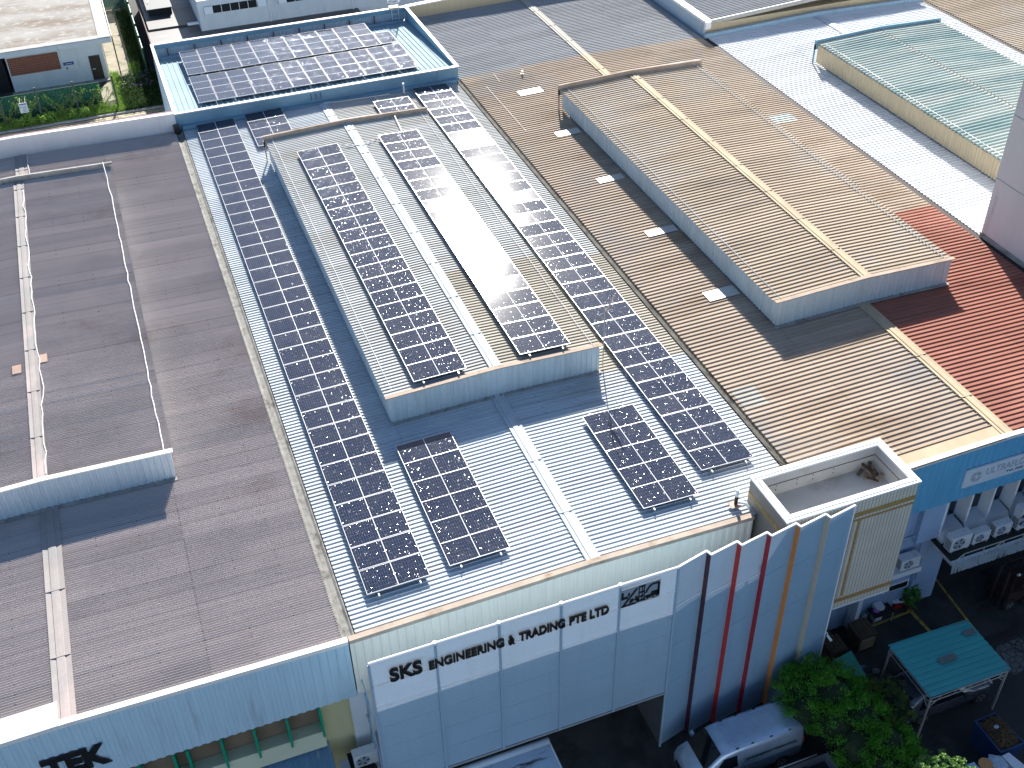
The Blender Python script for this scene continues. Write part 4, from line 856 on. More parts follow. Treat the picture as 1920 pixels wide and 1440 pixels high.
# ------------------------------------------------------------------ awning in front of the opening
aw = thing('awning', 'white stained metal awning with rolled back edge at the dark opening', 'awning', (4.5, -3.5, 0))
obj('awning_roof', MB().box(.9, 6.28, -5.2, -2.32, 2.90, 2.95), mat('water stained white sheet', (.50, .60, .70), .35, 0, .1, 1, (1, 1, 1), [((.06, .05, .045), .54, .64, 1.3, (.35, 2.2, 1))]), aw)
obj('rolled_edge', MB().tube((.9, -2.22, 2.98), (6.32, -2.22, 2.98), .13, 14), mat('white roll', (.62, .68, .74), .4, 0, .06, 2), aw, smooth=True)
obj('edge_frame', MB().box(6.285, 6.34, -5.2, -2.34, 2.88, 3.0), 'frame_white', aw)
for x, y in ((1.0, -2.5), (6.2, -2.5), (1.0, -5.1), (6.2, -5.1)): obj('post', MB().box(x-.03, x+.03, y-.03, y+.03, 0, 2.9), 'steel', aw)

# ------------------------------------------------------------------ vehicles
def loft(mb, secs):          # secs: list of closed rings (equal length)
    n = len(secs[0]); k = len(mb.v)
    for s in secs: mb.v += [tuple(p) for p in s]
    for i in range(len(secs)-1):
        for j in range(n): a = k+i*n+j; b = k+i*n+(j+1) % n; mb.f.append((a, b, b+n, a+n))
    mb.f.append(tuple(k+j for j in range(n))[::-1]); mb.f.append(tuple(k+(len(secs)-1)*n+j for j in range(n)))
    return mb
def ring(x, hw, zb, zbelt, zt, hwt, yc):
    """body cross-section at x: bottom, belt line, rounded roof"""
    return [(x, yc-hw*.94, zb), (x, yc-hw, zb+.15), (x, yc-hw, zbelt), (x, yc-(hw*.35+hwt*.65), zbelt+(zt-zbelt)*.72), (x, yc-hwt, zt-.05), (x, yc-hwt*.86, zt-.008), (x, yc-hwt*.4, zt+.012),
            (x, yc+hwt*.4, zt+.012), (x, yc+hwt*.86, zt-.008), (x, yc+hwt, zt-.05), (x, yc+(hw*.35+hwt*.65), zbelt+(zt-zbelt)*.72), (x, yc+hw, zbelt), (x, yc+hw, zb+.15), (x, yc+hw*.94, zb)]
def wheel(parent, x, y, r, side, rimr=.62):
    t_ = MB(); t_.tube((x, y-.1, r), (x, y+.1, r), r, 24); wh = obj('wheel', t_, 'tyre', parent)
    s = y+side*.101; g = MB(); g.tube((x, s, r), (x, s+side*.012, r), r*rimr, 20); rm = obj('rim', g, 'rim', wh)
    g = MB()
    for k in range(5):
        a = k*1.2566; g.prism([(x+r*.12*math.cos(a+.6), s+side*.013, r+r*.12*math.sin(a+.6)), (x+r*rimr*.85*math.cos(a+.35), s+side*.013, r+r*rimr*.85*math.sin(a+.35)), (x+r*rimr*.85*math.cos(a+.9), s+side*.013, r+r*rimr*.85*math.sin(a+.9))], (0, side*.006, 0))
    obj('rim_gap', g, 'tyre', wh)
# van, nose towards -X
vn = thing('parked_van', 'silver blue panel van with ribbed roof parked beside the folded screen', 'van', (13.6, -3.86, 0))
yc = -3.86
S_ = [ring(11.10, .62, .42, .80, .95, .50, yc), ring(11.18, .76, .34, .86, 1.05, .62, yc), ring(11.40, .84, .28, .98, 1.18, .70, yc), ring(11.62, .85, .26, 1.05, 1.28, .72, yc),
      ring(12.35, .86, .26, 1.12, 1.90, .68, yc), ring(12.55, .86, .26, 1.12, 1.97, .69, yc), ring(13.2, .86, .26, 1.12, 2.0, .70, yc), ring(15.2, .86, .26, 1.12, 2.0, .70, yc), ring(15.78, .85, .28, 1.12, 1.97, .69, yc), ring(15.90, .82, .34, 1.10, 1.90, .66, yc)]
body = obj('body', loft(MB(), S_), 'paint_silver', vn, smooth=True)
mb = MB()
for i in range(11): mb.box(12.75, 15.65, yc-.55+i*.11-.012, yc-.55+i*.11+.012, 1.995, 2.025)
obj('roof_rib', mb, 'paint_silver', body)
mb = MB()
for x in (12.95, 13.6, 14.4, 15.2):
    for s in (-1, 1): mb.box(x, x+.1, yc+s*.655-.02, yc+s*.655+.02, 1.95, 2.006)
obj('rail_clip', mb, 'black', body)
obj('windshield', MB().add([(11.66, yc-.70, 1.345), (11.66, yc+.70, 1.345), (12.31, yc+.63, 1.935), (12.31, yc-.63, 1.935)], [(0, 1, 2, 3)]).add([(11.66, yc-.70, 1.375), (11.66, yc+.70, 1.375), (12.31, yc+.63, 1.965), (12.31, yc-.63, 1.965)], [(0, 1, 2, 3)]).add([(11.66, yc-.7, 1.345), (11.66, yc-.7, 1.375), (12.31, yc-.63, 1.965), (12.31, yc-.63, 1.935)], [(0, 1, 2, 3)]).add([(11.66, yc+.7, 1.345), (11.66, yc+.7, 1.375), (12.31, yc+.63, 1.965), (12.31, yc+.63, 1.935)], [(0, 1, 2, 3)]), 'glass', vn)
obj('dashboard_paper', MB().prism([(11.92, yc-.28, 1.555), (12.02, yc-.10, 1.645), (12.10, yc-.14, 1.72), (12.0, yc-.34, 1.63)], (0, 0, .004)), 'plastic_blue', vn)
for s in (-1, 1):
    y = yc+s*.852; yt = yc+s*.735
    obj('side_window', MB().prism([(11.98, y, 1.14), (13.0, y, 1.14), (12.95, yt+s*.03, 1.72), (12.42, yt+s*.03, 1.72)], (0, s*.015, 0)), 'glass', vn)
    obj('side_trim', MB().box(13.1, 15.7, yc+s*.862-.008, yc+s*.862+.008, .98, 1.03).box(13.25, 13.27, yc+s*.862-.006, yc+s*.862+.006, .4, 1.6), 'rim', vn)
    m_ = obj('mirror', MB().box(11.95, 12.08, yc+s*.98-.10, yc+s*.98+.08, 1.12, 1.34), 'paint_silver', vn)
    for x in (11.95, 15.0): wheel(vn, x, yc+s*.78, .33, s)
    obj('headlight', MB().prism([(11.16, yc+s*.50, .72), (11.18, yc+s*.74, .76), (11.36, yc+s*.80, .98), (11.24, yc+s*.56, .94)], (-.03, 0, .01)), 'lamp_clear', vn)
    obj('tail_light', MB().box(15.86, 15.92, yc+s*.76-.05, yc+s*.76+.05, .85, 1.35), 'lamp_red', vn)
obj('grille', MB().box(11.06, 11.12, yc-.42, yc+.42, .58, .82), 'black', vn)
# side lettering in the shade
vt = text_xz('SKS ENGINEERING & TRADING PTE LTD', 13.35, 15.55, 1.28, 1.42, yc-.84, .008, .01); obj('lettering', vt, 'black', vn)
# pickup partly in frame below the van
pk = thing('parked_pickup', 'pale grey pickup truck beside the van at the bottom edge with black bed', 'pickup truck', (13.9, -6.2, 0))
yc = -6.25
mb = loft(MB(), [ring(11.2, .80, .42, .85, 1.0, .72, yc), ring(11.5, .86, .35, .95, 1.08, .78, yc), ring(12.3, .88, .34, 1.0, 1.12, .80, yc), ring(12.9, .88, .34, 1.02, 1.66, .66, yc), ring(13.9, .88, .34, 1.02, 1.68, .66, yc), ring(14.15, .88, .34, 1.02, 1.10, .78, yc)]); obj('cab', mb, 'paint_pickup', pk, smooth=True)
mb = MB(); mb.box(14.16, 16.5, yc-.88, yc-.80, .45, 1.12).box(14.16, 16.5, yc+.80, yc+.88, .45, 1.12).box(16.42, 16.5, yc-.80, yc+.80, .45, 1.10).box(14.16, 16.42, yc-.80, yc+.80, .45, .60); bed = obj('bed', mb, 'paint_pickup', pk)
mb = MB(); mb.ribs(yc-.78, yc+.78, .09, .02, WIDE, lambda y: (14.2, y, .61), lambda y: (16.4, y, .61), (0, 0, 1)); obj('bed_liner', mb, 'liner', bed)
for s in (-1, 1): obj('bed_rail', MB().box(14.2, 16.45, yc+s*.838-.047, yc+s*.838+.047, 1.122, 1.145), 'black', bed)
obj('roll_bar', MB().path([(14.3, yc+.84, 1.2), (16.0, yc+.84, 1.2)], .03).path([(14.3, yc-.84, 1.2), (16.0, yc-.84, 1.2)], .03), 'rim', bed)
for s in (-1, 1):
    obj('side_window', MB().box(13.0, 13.85, yc+s*.80-.01, yc+s*.80+.01, 1.08, 1.5), 'glass', pk)
    for x in (12.0, 15.4): wheel(pk, x, yc+s*.80, .36, s)
    obj('tail_light', MB().box(16.5, 16.53, yc+s*.78-.05, yc+s*.78+.05, .7, 1.0), 'lamp_red', pk)
# car under the carport, nose towards +X
cr = thing('parked_car', 'dark grey estate car parked under the teal carport roof', 'car', (22.5, -4.25, 0))
yc = -4.25
mb = loft(MB(), [ring(20.25, .70, .42, .80, .92, .62, yc), ring(20.32, .84, .30, .92, 1.10, .66, yc), ring(20.55, .88, .26, .98, 1.30, .62, yc), ring(21.0, .89, .25, 1.0, 1.58, .62, yc), ring(21.8, .90, .25, 1.0, 1.64, .64, yc), ring(22.7, .90, .25, .99, 1.60, .63, yc),
                 ring(23.35, .90, .25, .96, 1.15, .70, yc), ring(23.6, .89, .26, .92, 1.04, .72, yc), ring(24.3, .87, .28, .84, .95, .66, yc), ring(24.62, .76, .34, .70, .80, .56, yc), ring(24.70, .60, .42, .62, .70, .45, yc)])
obj('body', mb, 'paint_grey', cr, smooth=True)
obj('rear_window', MB().add([(20.42, yc-.58, 1.24), (20.42, yc+.58, 1.24), (20.93, yc+.52, 1.585), (20.93, yc-.52, 1.585)], [(0, 1, 2, 3)]), 'glass', cr)
obj('windshield', MB().add([(22.78, yc-.56, 1.60), (22.78, yc+.56, 1.60), (23.36, yc+.64, 1.19), (23.36, yc-.64, 1.19)], [(0, 1, 2, 3)]), 'glass', cr)
for s in (-1, 1):
    obj('side_window', MB().prism([(20.9, yc+s*.885, 1.03), (23.1, yc+s*.885, 1.02), (22.6, yc+s*.72, 1.50), (21.15, yc+s*.72, 1.50)], (0, s*.015, 0)), 'glass', cr)
    obj('window_trim', MB().beam((20.7, yc+s*.905, 1.0), (23.3, yc+s*.905, .985), .02, .035), 'rim', cr)
    obj('mirror', MB().box(22.95, 23.12, yc+s*1.0-.08, yc+s*1.0+.08, 1.0, 1.14), 'paint_grey', cr)
    obj('tail_light', MB().box(20.27, 20.42, yc+s*.76-.06, yc+s*.76+.07, .80, .98), 'lamp_red', cr)
    obj('headlight', MB().box(24.45, 24.62, yc+s*.62-.1, yc+s*.62+.1, .68, .80), 'lamp_clear', cr)
    for x in (21.2, 24.0): wheel(cr, x, yc+s*.82, .33, s, .7)

# ------------------------------------------------------------------ carport
cp = thing('carport', 'carport with patched teal metal roof and pale truss legs over a car', 'carport', (22.5, -4.3, 0))
za, zb2 = 2.72, 2.58     # slight fall
mb = MB(); mb.ribs(-5.66, -2.98, .26, -.035, NARROW, lambda y: (20.60, y, za), lambda y: (24.42, y, zb2), (0, 0, 1)); obj('carport_roof', mb, 'teal_sheet', cp)
wpm = mat('worn grey patch', (.13, .17, .17), .7, 0, .4, 6, (1, 4, 1))
obj('roof_patch', MB().box(21.95, 22.75, -4.55, -4.25, 2.71, 2.715), wpm, cp); obj('roof_patch', MB().box(23.75, 24.3, -3.75, -3.45, 2.655, 2.66), wpm, cp)
for x, y in ((20.7, -5.6), (24.3, -5.6), (20.7, -3.05), (24.3, -3.05)):
    obj('leg', MB().box(x-.035, x+.035, y-.035, y+.035, 0, 2.52), 'steel', cp)
tr = MB()
for y in (-5.6, -3.05):
    tr.path([(20.7, y, 2.5), (24.3, y, 2.44)], .025).path([(20.7, y, 2.28), (24.3, y, 2.22)], .022)
    for i in range(5): x = 21.1+i*.72; tr.path([(x, y, 2.27), (x+.12, y, 2.48)], .016)
    tr.path([(20.7, y, 1.9), (21.05, y, 2.28)], .02).path([(24.3, y, 1.85), (23.95, y, 2.22)], .02)
for x in (20.7, 24.3): tr.path([(x, -5.6, 2.5), (x, -3.05, 2.5)], .025).path([(x, -5.6, 2.26), (x, -3.05, 2.26)], .02).path([(x, -5.6, 1.9), (x, -5.2, 2.26)], .02)
obj('truss', tr, 'steel', cp)

# ------------------------------------------------------------------ crates and yard clutter
def crate(x0, x1, y0, y1, h, label, light):
    o = thing('wooden_crate', label, 'crate', ((x0+x1)/2, (y0+y1)/2, 0), 'wooden crates in the dark yard')
    obj('crate_box', MB().box(x0+.04, x1-.04, y0+.04, y1-.04, .08, h-.05), 'wood', o)
    mb = MB(); n = 5
    for i in range(n): a = x0+(x1-x0)*i/n; mb.box(a+.01, a+(x1-x0)/n-.015, y0, y1, h-.045, h)
    obj('lid_planks', mb, 'wood', o)
    mb = MB()
    for i in range(4): z = .18+i*(h-.3)/4; mb.box(x0+.1, x1-.1, y0+.012, y0+.036, z, z+(h-.3)/4-.03)
    obj('front_planks', mb, 'wood_light' if light else 'wood', o)
    mb = MB()
    for a in (x0, x1-.09): mb.box(a, a+.09, y0-.01, y0+.011, .06, h-.05)
    obj('corner_batten', mb, 'wood', o)
    mb = MB()
    for a in (x0+.05, (x0+x1)/2, x1-.15): mb.box(a, a+.1, y0, y1, 0, .075)
    obj('skid', mb, 'wood', o)
crate(20.8, 21.72, -1.30, -.35, 1.0, 'dark wooden crate with pale planked front standing alone in the yard', True)
crate(19.3, 20.12, -1.45, -.62, .95, 'wooden crate against the screen end with glass sheet in front', False)
crate(19.35, 20.0, -.55, .0, .8, 'small pale topped wooden crate behind the one at screen end', False)
tp = thing('tarpaulin_cover', 'green tarpaulin stretched low between crate and conifer tree', 'tarpaulin', (19.8, -2.3, 0))
obj('sheet', MB().add([(19.25, -1.75, .95), (20.15, -1.6, .95), (20.2, -2.95, .55), (19.4, -3.0, .6), (19.7, -2.3, .70)], [(0, 4, 1), (1, 4, 2), (2, 4, 3), (3, 4, 0)]), 'green_tarp', tp)
obj('support_box', MB().box(19.4, 20.0, -2.8, -1.8, 0, .55), 'dark', tp)
o = thing('glass_sheet', 'greenish sheet leaning on the crate beside the green tarpaulin', 'sheet', (19.7, -1.6, 0)); obj('sheet', MB().box(19.3, 20.15, -1.62, -1.58, .35, .75), mat('grey green sheet glass', (.20, .27, .27), .3), o); obj('stand', MB().box(19.3, 19.36, -1.7, -1.5, 0, .35).box(20.09, 20.15, -1.7, -1.5, 0, .35), 'steel', o)
def blob(x, y, z, r, sq, m, seed):
    rr = random.Random(seed); mb = MB(); n = 10; R = []
    for i in range(1, 5):
        th = math.pi*i/5; R.append([(x+r*math.sin(th)*math.cos(j*6.2832/n)*rr.uniform(.8, 1.15), y+r*sq*math.sin(th)*math.sin(j*6.2832/n)*rr.uniform(.8, 1.15), z+r*.6*(1-math.cos(th))*.9) for j in range(n)])
    return loft(mb, R)
def junk(name, mb, m, label, cat, loc): return solo(name, mb, m, label, cat, loc)
junk('plastic_bag', blob(20.55, -2.0, 0, .20, .5, M['plastic_blue'], 1), mat('blue bag', (.10, .16, .34), .5), 'crumpled blue bag on the dark yard between crates and carport leg', 'bag', (20.55, -2.0, 0))
junk('plastic_bag', blob(21.0, -2.35, 0, .18, .8, M['plastic_blue'], 2), mat('clear bag', (.16, .20, .20), .4), 'grey clear plastic bag on the yard near the carport leg', 'bag', (21.0, -2.35, 0))
mbk = MB(); mbk.box(21.35, 21.85, .02, .3, 0, .05).box(21.35, 21.4, .02, .3, .05, .3).box(21.8, 21.85, .02, .3, .05, .3).box(21.35, 21.85, .0, .02, 0, .3).box(21.35, 21.85, .3, .32, 0, .3)
junk('plastic_basket', mbk, 'plastic_red', 'red plastic basket under the tiled tower', 'basket', (21.6, .15, 0))
junk('gas_bottle', MB().tube((22.05, .1, 0), (22.05, .1, .45), .13, 12).tube((22.05, .1, .45), (22.05, .1, .55), .09, 12, .04), mat('pale green bottle', (.25, .34, .36), .5), 'pale grey green bottle beside the red basket', 'bottle', (22.05, .1, 0))
o = thing('work_table', 'low dark table with purple cloth beside the pale blue wall', 'table', (22.9, -.05, 0)); obj('table_top', MB().box(22.25, 23.3, -.35, .2, .62, .66), 'dark', o); obj('cloth', blob(22.5, -.05, .66, .16, .8, None, 5), 'plastic_purple', o)
for x, y in ((22.3, -.3), (23.25, -.3), (22.3, .15), (23.25, .15)): obj('leg', MB().box(x-.02, x+.02, y-.02, y+.02, 0, .62), 'steel', o)
o = thing('gas_stove', 'white three ring stove on a red crate by the potted plant', 'stove', (23.95, .4, 0))
obj('stove_top', MB().prism([(23.62, .2, .42), (24.15, .05, .42), (24.25, .5, .42), (23.72, .66, .42)], (0, 0, .06)), 'frame_white', o); obj('stand', MB().box(23.72, 24.15, .15, .55, 0, .42), 'plastic_red', o)
for x, y in ((23.82, .42), (24.02, .22), (24.05, .45)): obj('burner', MB().tube((x, y, .482), (x, y, .49), .07, 12), 'black', o)

# skip bin with garden waste
sk = thing('skip_bin', 'dark blue skip bin heaped with brown garden waste', 'skip bin', (22.8, -7.2, 0))
def ringb(z, g): return [(22.42-g, -6.42+g, z), (23.42+g, -6.40+g, z), (23.55+g, -7.95-g, z), (22.40-g, -7.95-g, z)]
A = ringb(0, -.1); B = ringb(1.3, 0); Bi = [(22.48, -6.48, 1.3), (23.36, -6.46, 1.3), (23.49, -7.89, 1.3), (22.46, -7.89, 1.3)]; Ai = [(p[0], p[1], .9) for p in Bi]
obj('bin_body', MB().add(A+B+Bi+Ai, [(3, 2, 1, 0)]+[(i, (i+1) % 4, 4+(i+1) % 4, 4+i) for i in range(4)]+[(4+i, 4+(i+1) % 4, 8+(i+1) % 4, 8+i) for i in range(4)]+[(8+i, 8+(i+1) % 4, 12+(i+1) % 4, 12+i) for i in range(4)]+[(12, 13, 14, 15)]), 'skip_blue', sk)
rr = random.Random(9); mb = MB(); n = 14; G = {}
for i in range(n+1):
    for j in range(n+1):
        u, v = i/n, j/n; h = .38*math.sin(math.pi*u)**.6*math.sin(math.pi*v)**.6 + rr.uniform(-.05, .06); G[i, j] = len(mb.v); mb.v.append((22.50+u*.95+.03*v, -7.86+v*1.36, 1.18+max(0, h)))
for i in range(n):
    for j in range(n): mb.f.append((G[i, j], G[i+1, j], G[i+1, j+1], G[i, j+1]))
for k in range(900):
    u, v = rr.random(), rr.random(); x, y = 22.5+u*.95, -7.86+v*1.36; z = 1.22+.38*math.sin(math.pi*u)**.6*math.sin(math.pi*v)**.6; a = rr.random()*6.28; l = rr.uniform(.03, .09)
    d = Vector((math.cos(a), math.sin(a), rr.uniform(-.2, .8)))*l; e = Vector((-math.sin(a), math.cos(a), .3))*.014; p = Vector((x, y, z)); mb.add([p-e, p+e, p+d+e, p+d-e], [(0, 1, 2, 3)])
w_ = obj('garden_waste', mb, 'debris', sk); w_['kind'] = 'stuff'
obj('plastic_scrap', blob(22.8, -7.1, 1.55, .11, .8, None, 7), mat('blue white scrap', (.25, .33, .40), .5), sk)
# things cut by the bottom edge beside the skip
junk('storage_box', MB().box(20.75, 21.1, -8.35, -7.98, .0, 1.5), 'plastic_blue', 'pale blue plastic box top at the bottom edge left of orange lid', 'box', (20.9, -8.15, 0))
o = thing('round_drum', 'drum with round orange brown lid at the bottom edge', 'drum', (21.45, -8.2, 0)); obj('drum_body', MB().tube((21.45, -8.2, 0), (21.45, -8.2, 1.45), .24, 18), 'steel', o); obj('drum_lid', MB().tube((21.45, -8.2, 1.45), (21.45, -8.2, 1.5), .26, 18), 'terracotta', o)
o = thing('covered_stack', 'stack under crumpled pale blue plastic cover at the bottom edge', 'covered stack', (22.0, -8.3, 0)); obj('stack_base', MB().box(21.72, 22.3, -8.9, -8.0, 0, 1.2), 'dark', o); obj('plastic_cover', blob(22.0, -8.3, 1.15, .33, 1.3, None, 12), mat('blue crumpled plastic', (.36, .46, .58), .3, 0, .3, 8), o)
o = thing('metal_cabinet', 'pale grey blue metal cabinet at the bottom edge in front of skip', 'cabinet', (22.6, -8.4, 0)); obj('cabinet_body', MB().prism([(22.32, -8.12, 0), (22.62, -8.10, 0), (22.85, -8.9, 0), (22.45, -8.95, 0)], (0, 0, 1.35)), 'frame_blue', o); obj('cabinet_top', MB().prism([(22.30, -8.10, 1.352), (22.64, -8.08, 1.352), (22.88, -8.92, 1.352), (22.43, -8.97, 1.352)], (0, 0, .03)), 'sign_white', o)
# forklift like machine in dark corner at right edge
fk = thing('forklift', 'dark rusty forklift with small lamp in shade at the right edge', 'forklift', (28.6, -.9, 0))
obj('body', MB().box(28.2, 29.6, -1.6, -.6, .35, 1.0).box(28.9, 29.6, -1.5, -.7, 1.0, 1.35), 'rust', fk); obj('mast', MB().box(28.0, 28.08, -1.4, -1.3, .05, 2.2).box(28.0, 28.08, -.9, -.8, .05, 2.2), 'dark_gap', fk)
obj('overhead_guard', MB().path([(28.3, -1.5, 1.0), (28.4, -1.5, 2.0), (29.4, -1.5, 2.0), (29.5, -1.5, 1.3)], .03).path([(28.3, -.7, 1.0), (28.4, -.7, 2.0), (29.4, -.7, 2.0), (29.5, -.7, 1.3)], .03), 'dark_gap', fk)
obj('fork', MB().box(27.2, 28.0, -1.35, -1.25, .05, .09), 'dark_gap', fk); obj('fork', MB().box(27.2, 28.0, -.95, -.85, .05, .09), 'dark_gap', fk)
for s, y in ((-1, -1.6), (1, -.6)):
    for x in (28.35, 29.35): wheel(fk, x, y, .3, s)
obj('lamp', MB().tube((28.4, -1.5, 2.05), (28.4, -1.58, 2.15), .06), 'lamp_clear', fk)

# ------------------------------------------------------------------ plants
def leafcloud(mb, rr, c, rad, n, L, W, out=.6, droop=0., flat=1.):
    cx, cy3, cz = c
    for _ in range(n):
        u = rr.uniform(-1, 1); a = rr.random()*6.2832; s = math.sqrt(1-u*u); d = Vector((s*math.cos(a), s*math.sin(a), u))
        r = rad*(rr.random()**.35); p = Vector((cx+d.x*r, cy3+d.y*r, cz+d.z*r*flat))
        q = (d*out+Vector((rr.gauss(0, .5), rr.gauss(0, .5), rr.gauss(0, .5)+.25-droop))).normalized()
        sd = q.cross(Vector((rr.gauss(0, 1), rr.gauss(0, 1), rr.gauss(0, 1)))).normalized()*W*rr.uniform(.7, 1.2); l = L*rr.uniform(.7, 1.3)
        nrm = q.cross(sd).normalized()*W*.3
        mb.add([p, p+q*l*.5+sd+nrm, p+q*l, p+q*l*.5-sd+nrm], [(0, 1, 2), (0, 2, 3)])
def trunk(parent, base, tops, r):
    mb = MB(); b = Vector(base); fork = b+Vector((0, 0, 1.0)); mb.tube(b, fork, r, 8, r*.75)
    for t_ in tops: m_ = fork.lerp(Vector(t_), .5)+Vector((0, 0, .1)); mb.tube(fork, m_, r*.6, 6, r*.4); mb.tube(m_, t_, r*.4, 6, r*.15)
    obj('trunk', mb, 'bark', parent)
rr = random.Random(21)
t1 = thing('garden_tree', 'dense dark green bushy tree with feathery tufts beside the van', 'tree', (17.3, -5.0, 0))
mb = MB(); core = MB(); tops = []
lob = [(16.5, -3.2, 2.1, .95), (17.2, -2.9, 2.3, .8), (17.9, -3.5, 2.1, .9), (16.4, -4.1, 2.2, .95), (17.3, -4.1, 2.5, 1.0), (18.2, -4.4, 2.0, .95), (16.9, -5.0, 2.3, .95), (17.8, -5.3, 2.3, 1.0), (18.6, -5.4, 1.7, .85), (17.2, -6.1, 2.1, 1.0), (18.2, -6.4, 2.0, .95), (18.9, -6.5, 1.5, .75), (17.5, -7.1, 1.9, .95), (18.5, -7.3, 1.6, .85), (16.9, -7.5, 1.7, .7), (17.9, -8.0, 1.7, .7)]
for (x, y, z, r) in lob:
    tops.append((x, y, z))
    for _ in range(30):       # tufts over the lobe's surface
        u = rr.uniform(-.25, 1); a = rr.random()*6.2832; s = math.sqrt(max(0, 1-u*u)); p = (x+r*s*math.cos(a), y+r*s*math.sin(a), z+r*.8*u)
        k0 = rr.uniform(.09, .13)
        for _ in range(80):
            d = Vector((rr.gauss(0, .45)+s*math.cos(a)*.7, rr.gauss(0, .45)+s*math.sin(a)*.7, .9)).normalized(); q = Vector(p)+Vector((rr.gauss(0, k0), rr.gauss(0, k0), rr.gauss(0, k0*.6)))
            sd = d.cross(Vector((rr.gauss(0, 1), rr.gauss(0, 1), rr.gauss(0, 1)))).normalized()*.024; mb.add([q-sd, q+sd, q+d*rr.uniform(.08, .15)], [(0, 1, 2)])
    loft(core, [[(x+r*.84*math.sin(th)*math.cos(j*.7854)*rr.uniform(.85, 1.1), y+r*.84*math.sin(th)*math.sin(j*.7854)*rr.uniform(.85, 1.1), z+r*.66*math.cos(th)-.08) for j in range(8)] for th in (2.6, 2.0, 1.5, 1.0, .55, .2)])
obj('crown', mb, 'leaf_dark', t1); obj('crown_shade_core', core, mat('crown gap shade', (.018, .035, .010), .9, 0, .4, 6), t1); trunk(t1, (17.4, -5.0, 0), tops[::2], .14)  # dark core inside the crown, shade between tufts put into its colour
t2 = thing('mango_tree', 'small mango tree with drooping yellow green leaves by the carport', 'tree', (19.3, -4.9, 0))
ma, mb_ = MB(), MB(); tops = []
def rosette(mb, p, n, L, rr, W=.03):
    for _ in range(n):
        a = rr.random()*6.2832; el = rr.uniform(-.5, .7); d = Vector((math.cos(a)*math.cos(el), math.sin(a)*math.cos(el), math.sin(el))); sd = Vector((-math.sin(a), math.cos(a), 0))*W; l = L*rr.uniform(.7, 1.2); q = Vector(p)
        mb.add([q, q+d*l*.5+sd, q+d*l*.9+Vector((0, 0, -.08)), q+d*l*.5-sd], [(0, 1, 2), (0, 2, 3)])
for k in range(46):
    a = rr.random()*6.28; r = rr.random()**.6*1.05; p = (19.25+r*math.cos(a)*.8, -5.0+r*math.sin(a)*1.25, 2.9-r*.5+rr.uniform(-.3, .15)); tops.append(p)
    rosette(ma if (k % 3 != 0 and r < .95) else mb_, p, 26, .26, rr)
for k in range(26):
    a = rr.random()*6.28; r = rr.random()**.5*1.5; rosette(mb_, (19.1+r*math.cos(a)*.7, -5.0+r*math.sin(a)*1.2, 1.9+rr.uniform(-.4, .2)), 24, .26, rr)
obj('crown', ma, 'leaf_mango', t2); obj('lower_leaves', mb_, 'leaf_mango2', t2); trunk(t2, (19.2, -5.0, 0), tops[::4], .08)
t3 = thing('broadleaf_tree', 'tall broad leaved tree with sunlit bright green top at the bottom edge', 'tree', (17.5, -9.9, 0))
mb = MB(); tops = []
for k in range(75):
    a = rr.random()*6.28; r = rr.random()**.5; p = (17.35+r*math.cos(a)*1.05, -9.95+r*math.sin(a)*1.05, 6.15-.7*r*r+rr.uniform(-.45, .1)); tops.append(p); rosette(mb, p, 15, .17, rr, .048)
for k in range(60):
    a = rr.random()*6.28; r = .6+rr.random()*.7; rosette(mb, (17.35+r*math.cos(a), -9.95+r*math.sin(a), 4.9-.5*r+rr.uniform(-.5, .3)), 14, .17, rr, .045)
obj('crown', mb, 'leaf_bright', t3); trunk(t3, (17.5, -9.9, 0), [(p[0], p[1], p[2]) for p in tops[::6]], .12)
pp = thing('potted_plant', 'bushy dark potted plant against the pale blue wall', 'potted plant', (24.4, .1, 0))
mb = MB()
for k in range(40): a = rr.random()*6.28; r = rr.random()**.5*.42; rosette(mb, (24.4+r*math.cos(a), .05+r*math.sin(a)*.8, .75+rr.uniform(-.4, .45)), 16, .17, rr, .02)
obj('leaves', mb, 'leaf_dark', pp); obj('pot', MB().tube((24.4, .05, 0), (24.4, .05, .35), .14, 14, .2), mat('clay pot', (.10, .06, .045), .8), pp)

# ------------------------------------------------------------------ white guard house behind
hs = thing('guard_house', 'small white house with flat concrete roof, brown door and red breeze block vent', 'building', (-7, 79, 0))
obj('wall', MB().box(-10.9, -3.2, 74.16, 88, 0, 3.2), 'white_wall', hs)
obj('roof_slab', MB().box(-16, -2.3, 73.75, 90, 3.2, 3.62), 'white_wall', hs)
obj('roof_surface', MB().box(-15.7, -2.55, 74.0, 89.8, 3.62, 3.64), 'flat_roof', hs)
obj('roof_kerb', MB().box(-3.3, -2.32, 73.77, 89.9, 3.641, 3.70).box(-15.9, -3.3, 73.77, 74.5, 3.641, 3.67), mat('pale weathered kerb', (.34, .34, .33), .8, 0, .2, 2), hs)
obj('side_block', MB().box(-16, -11.15, 74.6, 88, 0, 3.2), 'dark', hs)
dr = obj('door', MB().box(-4.46, -3.55, 74.10, 74.155, .06, 2.16), 'door_brown', hs); obj('handle', MB().box(-4.35, -4.1, 74.06, 74.099, 1.0, 1.05), 'frame_white', dr)
br = MB(); bx = tiles('terracotta breeze blocks', (.33, .12, .08), (.035, .015, .012), .16, .42)
ve = obj('vent_grille', MB().box(-10.78, -6.8, 74.09, 74.155, 1.5, 2.9), 'dark', hs)
br = MB()
for i in range(30):
    for j in range(8):
        xx = -10.78+i*.133+(.066 if j % 2 else 0); zz = 1.5+j*.175
        if xx+.075 < -6.8: br.box(xx, xx+.075, 74.05, 74.088, zz+.055, zz+.175)
for j in range(9): br.box(-10.78, -6.8, 74.055, 74.088, 1.5+j*.175-.02, 1.5+j*.175+.053)
obj('breeze_blocks', br, mat('terracotta block', (.34, .13, .085), .8, 0, .15, 4), ve)
